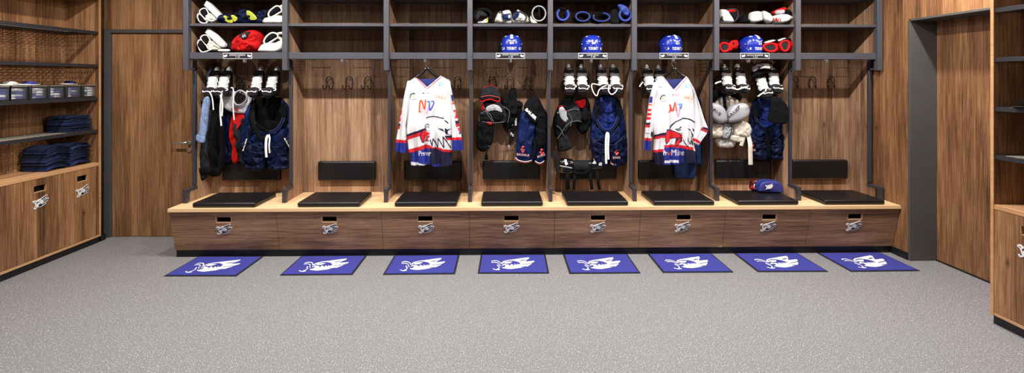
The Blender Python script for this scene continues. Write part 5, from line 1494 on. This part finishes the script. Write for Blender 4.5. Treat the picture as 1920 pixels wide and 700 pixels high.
# ---- clothing behind the right jersey
t = thing('blue_jeans', 'blue jeans hanging behind the right jersey, both legs showing below', 'jeans', base_at(1288, 332, 4.66))
pf(t, 'leg', JEANS, [(1266, 250), (1265, 290), (1266, 330), (1285, 333), (1302, 331), (1303, 290), (1302, 250)], (0, 0, 1), 4.64, .035, e=.35, n=50, rings=10, wr=.01, fold=.005, ff=80)
pf(t, 'leg', JEANS, [(1298, 240), (1300, 270), (1298, 304), (1310, 309), (1318, 309), (1317, 260), (1315, 240)], (0, 0, 1), 4.655, .03, e=.35, n=50, rings=10, wr=.01)
t = thing('navy_jacket', 'dark navy jacket edge showing behind the right jersey sleeve', 'jacket', base_at(1315, 262, 4.66))
pf(t, 'jacket_cloth', CLNAVY2, [(1290, 160), (1308, 180), (1318, 205), (1325, 235), (1325, 262), (1295, 268), (1285, 220)], (0, 0, 1), 4.672, .03, e=.4, n=50, rings=10, wr=.01)
def more_detail():
    t = bpy.data.objects['shoulder_pads']
    seams(t, B4, 4.5, [[(72, 345), (100, 330), (130, 350), (150, 395)], [(90, 300), (110, 340), (140, 390)], [(80, 395), (150, 402), (220, 396)]], r=.0028)
    seams(t, B4, 4.495, [[(72, 240), (130, 232), (190, 244)]], m=REDP, r=.002)
    seams(t, B4, 4.555, [[(60, 440), (95, 425), (140, 440)], [(55, 540), (90, 560), (130, 545)], [(210, 300), (250, 330), (240, 400)]], r=.0028)
    t = bpy.data.objects['shoulder_pads.001']
    seams(t, B5, 4.505, [[(110, 330), (150, 318), (185, 320)], [(100, 430), (130, 400), (170, 390), (200, 395)], [(120, 340), (140, 380), (130, 425)]], r=.003)
    seams(t, B5, 4.53, [[(50, 500), (80, 460), (100, 420)], [(45, 420), (70, 440), (90, 480)]], r=.003)
    txt(t, 'CCM', SILVER, 50, 345, 50, 10, 4.515, B5, dr=-20)
# ---- white chest pads
B7 = (1320, 160, 4.667)
t = thing('shoulder_pads', 'white goalie chest pads with two lettered shoulder caps', 'shoulder pads', base_at(1365, 305, 4.62), 'shoulder pads hanging on hooks')
seg_parts(t, B7, [
    ('collar_pad', CLBLACK, [(45, 80), (80, 48), (150, 45), (165, 75), (120, 105), (60, 125)], 4.62, .05, dict(n=36, wr=.01, label='black collar pad')),
    ('collar_pad', CLBLACK, [(240, 60), (300, 70), (325, 110), (300, 140), (250, 120)], 4.63, .04, dict(n=36, wr=.01, label='black collar pad')),
    ('chest_pad', PADCREAM, [(120, 110), (165, 90), (240, 100), (300, 140), (250, 220), (150, 230), (90, 170)], 4.63, .05, dict(n=50, wr=.01)),
    ('arm_pad', PADCREAM, [(32, 340), (60, 320), (120, 325), (155, 345), (150, 420), (130, 455), (50, 455), (32, 420)], 4.6, .07, dict(n=50, wr=.015)),
    ('arm_pad', PADCREAM, [(245, 330), (330, 310), (385, 340), (402, 390), (380, 440), (330, 455), (250, 440), (235, 380)], 4.6, .07, dict(n=50, wr=.015)),
    ('belly_pad', PADWHITE, [(90, 470), (140, 455), (240, 450), (275, 475), (255, 530), (220, 545), (130, 540), (110, 520)], 4.62, .05, dict(n=50, wr=.008)),
    ('side_pad', PADCREAM, [(210, 470), (225, 440), (300, 430), (340, 450), (330, 490), (270, 495)], 4.58, .04, dict(n=40, wr=.01)),
    ('sternum_pad', PADGREY, [(155, 340), (200, 325), (240, 335), (245, 400), (215, 465), (170, 470), (150, 450)], 4.57, .045, dict(n=44, wr=.012, wf=50)),
    ('shoulder_cap', PADGREY, [(34, 185), (50, 155), (110, 160), (165, 200), (190, 270), (185, 315), (140, 332), (80, 310), (36, 270)], 4.53, .07, dict(n=60, rings=12)),
    ('shoulder_cap', PADGREY, [(190, 290), (200, 230), (240, 180), (310, 155), (365, 165), (385, 215), (370, 270), (300, 310), (225, 325), (195, 315)], 4.53, .07, dict(n=60, rings=12))])
tb(t, 'cap_trim', CLGREY, [(36, 265), (80, 300), (140, 322), (186, 305)], B7, 4.49, .003, 20)
tb(t, 'cap_trim', CLGREY, [(200, 312), (260, 308), (330, 285), (380, 235)], B7, 4.49, .003, 20)
tb(t, 'pad_piping', CLGREY, [(236, 335), (242, 400), (215, 460), (160, 462)], B7, 4.52, .004, 24)
tb(t, 'neck_strap', CLBLACK, [(172, 80), (180, 160), (188, 240)], B7, 4.56, .016, 14, ry=.4)
def bulge(q): return .03 * (2 * q - 1) ** 2
txt(t, 'BAUER', CLGREY, 58, 200, 108, 26, 4.448, B7, dr=90, curve=bulge, off=.01)
txt(t, 'BAUER', CLGREY, 220, 296, 118, 28, 4.448, B7, dr=-108, curve=bulge, off=.01)
for pts, r in (([(44, 450, 4.6), (55, 530, 4.59), (58, 590, 4.59)], .018), ([(48, 580, 4.59), (58, 640, 4.585), (62, 675, 4.585)], .014), ([(350, 430, 4.56), (340, 480, 4.55), (325, 530, 4.55)], .018), ([(388, 430, 4.58), (405, 520, 4.51), (406, 600, 4.505), (408, 695, 4.505)], .022)):
    tb(t, 'hanging_strap', PADCREAM, pts, B7, 4.58, r, 18, ry=.3)
# ---- toiletry bag
t = thing('toiletry_bag', 'small blue toiletry bag with a white eagle on the seventh cushion', 'bag', (at(1440, 358, 4.48).x, 4.5, ZB + .044))
B8 = (1395, 330, 17.506)
b = MB().puff(px2([(410, 470), (420, 330), (480, 220), (600, 165), (850, 158), (1060, 190), (1160, 280), (1210, 420), (1205, 545), (900, 540), (600, 525), (430, 500)], 4.47, *B8), 4.47, .06, tb=.06, e=.35, n=60)
zmin = min(v.z for v in b.v); dz = ZB + .0445 - zmin
for v in b.v: v.z += dz
b.out('bag_body', mat('bag_blue', (40, 44, 118), .6, bump=.3, bscale=300), t, ang=70)
MB().tube([p + Vector((0, 0, dz)) for p in [pt(430, 330, 4.43, *B8), pt(500, 230, 4.43, *B8), pt(620, 185, 4.43, *B8), pt(850, 178, 4.43, *B8), pt(1050, 205, 4.43, *B8), pt(1150, 300, 4.43, *B8)]], .004, 8, sm=30).out('zip', CLROYAL, t)
decal(BADGE_W, lambda x, y: pt(830, 380, 4.4, *B8) + Vector((x * .075, 0, y * .075 + dz))).out('eagle_print', WHITEP, t, smooth=False)
t = thing('red_black_pouch', 'red and black pouch beside the blue toiletry bag', 'pouch', (at(1413, 358, 4.5).x, 4.53, ZB + .044))
b = MB().puff(px2([(190, 460), (200, 250), (250, 150), (420, 130), (520, 140), (500, 300), (430, 470), (300, 500)], 4.54, *B8), 4.54, .05, n=44, wr=.01)
zmin = min(v.z for v in b.v); dz = ZB + .0445 - zmin
for v in b.v: v.z += dz
b.out('pouch_body', mat('maroon_pouch', (70, 16, 22), .4, bump=.3, bscale=60), t, ang=70)
MB().puff([(x, z + dz) for x, z in px2([(215, 440), (230, 370), (310, 370), (320, 440), (270, 470)], 4.485, *B8)], 4.487, .012, n=20).out('red_panel', CLRED, t)
MB().tube([p + Vector((0, 0, dz)) for p in [pt(350, 300, 4.487, *B8), pt(325, 380, 4.48, *B8), pt(345, 460, 4.485, *B8)]], .004, 6, sm=10).out('piping', WHITEP, t)

# ---- pads on the upper shelves
def cup(lb, frm, cx_, cy_, w_, h_, outer, lining, a0=0, a1=360, rot=0, Y=4.46, cap=None, trim=None, L=.2, grp='elbow pads and gloves on the upper shelves', nm='elbow_pad', cat='elbow pad', th=.016):
    ox, oy, s = frm
    c = pt(cx_, cy_, Y, ox, oy, s); e = pt(cx_ + w_ / 2, cy_ + h_ / 2, Y, ox, oy, s)
    rx, rz = abs(e.x - c.x), abs(e.z - c.z)
    zb_ = ZM if c.z > ZM else ZS1
    t = thing(nm, lb, cat, (c.x, Y, zb_), grp)
    cz = c.z
    MB().shell(c.x, cz, Y - L / 2, Y + L / 2, rx, rz, .006, a0, a1, 34, .85, rot, .05).out('outer_shell', outer, t, ang=60)
    MB().shell(c.x, cz, Y - L / 2 - .006, Y + L / 2 - .01, rx - .006, rz - .006, th, a0, a1, 34, .83, rot, .05).out('lining', lining, t, ang=60)
    pts = []
    n = 26
    for k in range(n + 1):
        a = math.radians(a0 + (a1 - a0) * k / n); x = (rx - .008) * math.cos(a); z = (rz - .008) * math.sin(a); r_ = math.radians(rot)
        pts.append((c.x + x * math.cos(r_) - z * math.sin(r_), Y - L / 2 - .006, cz + x * math.sin(r_) + z * math.cos(r_)))
    MB().tube(pts[:-1] if a1 - a0 >= 360 else pts, .006, 8, a1 - a0 >= 360).out('edge_roll', trim or lining, t)
    if cap:
        for q, m in cap: pf(t, 'cap', m, q, frm, Y - L / 2 + .01, .025, n=34, e=.5, wr=.01)
    MB().tube([(c.x - rx * .7, Y, cz + rz * .85), (c.x, Y - .02, cz + rz * 1.02 + .004), (c.x + rx * .75, Y + .01, cz + rz * .8)], .009, 8, ry=.5, sm=14).out('strap', CLBLACK, t)
    return t
Q4 = (870, 0, 5.385)
cup('black elbow pad with a yellow tab, left end of the fourth upper shelf', Q4, 195, 165, 190, 140, CLBLACK, CLBLACK, cap=[([(140, 225), (190, 215), (225, 190), (228, 232), (150, 236)], PADWHITE), ([(225, 215), (240, 178), (243, 215), (232, 236)], YELLOW), ([(110, 180), (150, 110), (215, 130), (225, 165), (170, 160), (130, 210)], CLGREY)])
def pad(lb, frm, parts, Y=4.45, grp='elbow pads and gloves on the upper shelves', nm='hockey_glove', cat='glove', strokes=()):
    ox, oy, s = frm
    ys_ = max(p[1] for q in parts for p in q[1]); xs = sum(p[0] for p in parts[0][1]) / len(parts[0][1])
    c = pt(xs, ys_, Y, ox, oy, s)
    t = thing(nm, lb, cat, (c.x, Y, ZM if c.z > 1.95 else ZS1), grp)
    for k, (n_, q, m, tf, dy) in enumerate(parts): pf(t, n_, m, q, frm, Y + dy, tf, n=46, e=.6, wr=.008)
    for pts, m, r, dy in strokes: tb(t, 'binding', m, pts, frm, Y + dy, r, 22)
    return t
pad('white and navy glove leaning right on the fourth upper shelf', Q4, [('cuff', [(385, 120), (465, 112), (482, 235), (410, 236), (385, 170)], PADWHITE, .06, 0), ('hand', [(312, 232), (320, 180), (350, 125), (385, 122), (392, 180), (412, 236)], PADCREAM, .07, .01), ('roll', [(388, 150), (465, 145), (475, 190), (440, 200), (400, 190)], CLNAVY, .02, -.055), ('thumb', [(446, 165), (455, 148), (468, 160), (466, 182), (452, 186)], PADWHITE, .012, -.072)],
    strokes=[([(350, 128), (385, 125), (388, 180), (412, 235)], INK, .007, -.06), ([(385, 150), (470, 140)], INK, .006, -.06), ([(400, 205), (478, 200)], INK, .004, -.065)])
pad('white and navy glove leaning left on the fourth upper shelf', Q4, [('cuff', [(495, 160), (535, 105), (560, 110), (632, 160), (600, 236), (490, 230)], PADWHITE, .06, 0), ('hand', [(600, 150), (640, 165), (662, 210), (664, 234), (600, 236)], PADCREAM, .06, .01), ('roll', [(492, 170), (530, 108), (560, 140), (530, 185), (500, 200)], CLNAVY, .02, -.055), ('thumb', [(552, 160), (572, 150), (585, 180), (556, 186)], PADWHITE, .012, -.072)],
    strokes=[([(555, 115), (630, 162), (600, 235)], INK, .007, -.06), ([(495, 202), (600, 210)], INK, .004, -.065)])
cup('black elbow pad standing open, right end of the fourth upper shelf', Q4, 748, 152, 150, 165, CLBLACK, CLBLACK, trim=PADGREY, cap=[([(672, 160), (690, 190), (740, 234), (690, 236), (668, 200)], PADCREAM), ([(750, 75), (768, 80), (765, 175), (748, 178)], CLBLACK)])
cup('open blue-lined elbow pad, left end of the fifth upper shelf', Q4, 985, 160, 140, 140, CLBLACK, CLROYAL, a0=125, a1=405, rot=0)
cup('low blue-lined elbow pad, second on the fifth upper shelf', Q4, 1180, 182, 155, 108, CLBLACK, CLBLACK, trim=CLROYAL)
cup('low blue-lined elbow pad, third on the fifth upper shelf', Q4, 1365, 188, 180, 100, CLBLACK, CLBLACK, trim=CLROYAL, a0=150, a1=440)
cup('tall blue-lined elbow pad, right end of the fifth upper shelf', Q4, 1600, 165, 140, 140, CLBLACK, CLROYAL, a0=100, a1=400, cap=[([(1550, 50), (1600, 48), (1655, 80), (1662, 150), (1630, 160), (1580, 110)], CLROYAL), ([(1475, 232), (1480, 120), (1530, 95), (1560, 170), (1555, 236)], CLBLACK)])
Q7 = (1190, 0, 5.385)
pad('white glove with black palm and red cuff, left on the seventh upper shelf', Q7, [('cuff', [(850, 110), (900, 100), (935, 130), (980, 200), (975, 232), (900, 232), (852, 225)], PADWHITE, .06, 0), ('palm', [(935, 130), (1020, 105), (1035, 160), (1030, 200), (980, 210), (950, 180)], CLBLACK, .04, .01), ('lining', [(905, 112), (960, 96), (1020, 100), (1010, 125), (930, 130)], CLRED, .03, .0)],
    strokes=[([(855, 160), (875, 205), (880, 160), (895, 215), (905, 170)], INK, .004, -.055), ([(900, 100), (1025, 96), (1038, 180), (990, 225)], INK, .005, -.03)])
pad('white and black elbow cap lying flat, middle of the seventh upper shelf', Q7, [('cap', [(1165, 130), (1250, 120), (1270, 180), (1265, 215), (1180, 230), (1150, 200)], PADWHITE, .06, 0), ('cap', [(1285, 115), (1340, 140), (1375, 190), (1350, 236), (1290, 200)], PADWHITE, .06, 0), ('pad_body', [(1040, 225), (1080, 165), (1150, 130), (1260, 110), (1380, 160), (1375, 235), (1200, 238)], CLBLACK, .05, .05), ('pad_body', [(1060, 210), (1100, 190), (1145, 205), (1140, 234), (1062, 235)], CLBLACK, .05, .0)], nm='elbow_pad', cat='elbow pad')
_t = bpy.data.objects.get('elbow_pad.00')
pad('white glove with red cuff and black straps, right on the seventh upper shelf', Q7, [('hand', [(1375, 175), (1440, 150), (1520, 150), (1580, 185), (1500, 232), (1400, 232)], PADWHITE, .07, 0), ('cuff', [(1380, 130), (1430, 95), (1500, 75), (1530, 95), (1510, 145), (1420, 150)], CLRED, .05, .02), ('strap', [(1500, 110), (1540, 100), (1600, 165), (1570, 190), (1520, 160)], CLBLACK, .04, -.01), ('logo_patch', [(1420, 110), (1500, 100), (1505, 135), (1430, 145)], PADGREY, .02, -.03)],
    strokes=[([(1400, 180), (1415, 215), (1430, 180), (1445, 215), (1460, 180), (1475, 215)], CLRED, .004, -.066), ([(1570, 150), (1610, 160)], LACE, .005, -.02)])
txt(bpy.data.objects['hockey_glove.002'], 'M', INK, 856, 200, 36, 34, 4.384, Q7)
def redglove(lb, q, hole, extra, Y=4.44):
    ox, oy, s = Q7
    c = pt(sum(p[0] for p in q) / len(q), 530, Y, *Q7)
    t = thing('red_glove', lb, 'glove', (c.x, Y, ZS1), 'red-lined gloves around the helmet')
    pf(t, 'glove_body', CLRED, q, Q7, Y + .03, .07, n=50, wr=.015)
    pf(t, 'opening_shade', SHADEIN, hole, Q7, Y - .045, .008, n=30, e=.4)  # dark patch that paints the shade inside the glove cuff
    tb(t, 'cuff_roll', CLRED, hole, Q7, Y - .048, .012, 34, True, k=10)
    for n_, p_, m, dy in extra: pf(t, n_, m, p_, Q7, Y + dy, .02, n=30, e=.5, wr=.01)
    return t
redglove('red glove with black back, left of the 21 helmet', [(845, 430), (880, 415), (950, 425), (975, 470), (960, 520), (900, 530), (850, 520)], [(858, 470), (880, 440), (930, 440), (955, 480), (930, 515), (880, 515)], [('back_of_hand', [(845, 410), (900, 398), (960, 415), (950, 428), (880, 418), (848, 432)], CLBLACK, -.03)])
redglove('second red glove tucked behind the left one', [(950, 420), (1010, 405), (1025, 450), (1010, 500), (970, 500), (960, 450)], [(975, 430), (1005, 425), (1012, 460), (995, 480), (980, 460)], [], Y=4.5)
redglove('red glove with black and white back, right of the 21 helmet', [(1275, 470), (1320, 435), (1400, 425), (1450, 460), (1440, 520), (1370, 530), (1300, 520)], [(1300, 470), (1340, 445), (1400, 445), (1430, 480), (1410, 515), (1340, 515)], [('back_of_hand', [(1268, 430), (1330, 405), (1420, 395), (1440, 420), (1340, 432), (1280, 460)], CLBLACK, -.03), ('logo_patch', [(1305, 428), (1360, 408), (1410, 404), (1400, 418), (1320, 440)], PADWHITE, -.045)])
redglove('red glove at the right end of the shelf beside the 21 helmet', [(1450, 440), (1480, 405), (1540, 395), (1575, 430), (1570, 500), (1530, 530), (1480, 525)], [(1468, 450), (1495, 420), (1540, 415), (1558, 450), (1540, 505), (1495, 510)], [('back_of_hand', [(1440, 400), (1500, 378), (1560, 385), (1570, 405), (1500, 402), (1450, 430)], CLBLACK, -.03), ('logo_patch', [(1450, 402), (1500, 385), (1520, 388), (1490, 400), (1455, 418)], PADWHITE, -.045)])
# white glove hung over the tilted skate
C7 = (1400, 110, 10)
t = thing('hockey_glove', 'white and black glove hung over the tilted skate in the seventh locker', 'glove', base_at(1425, 140, 4.5))
pf(t, 'cuff', PADWHITE, [(190, 110), (260, 95), (380, 90), (420, 130), (420, 190), (330, 185), (240, 190), (280, 150), (200, 140)], C7, 4.44, .03, n=46, e=.5)
pf(t, 'hand', CLBLACK, [(100, 250), (150, 200), (240, 190), (420, 195), (440, 260), (300, 280), (160, 340), (100, 350)], C7, 4.5, .045, n=46, wr=.01)
pf(t, 'thumb', PADGREY, [(115, 150), (170, 130), (205, 190), (170, 225), (115, 240)], C7, 4.47, .03, n=30)
txt(t, 'CCM', CLGREY, 205, 138, 120, 28, 4.407, C7)

more_detail()
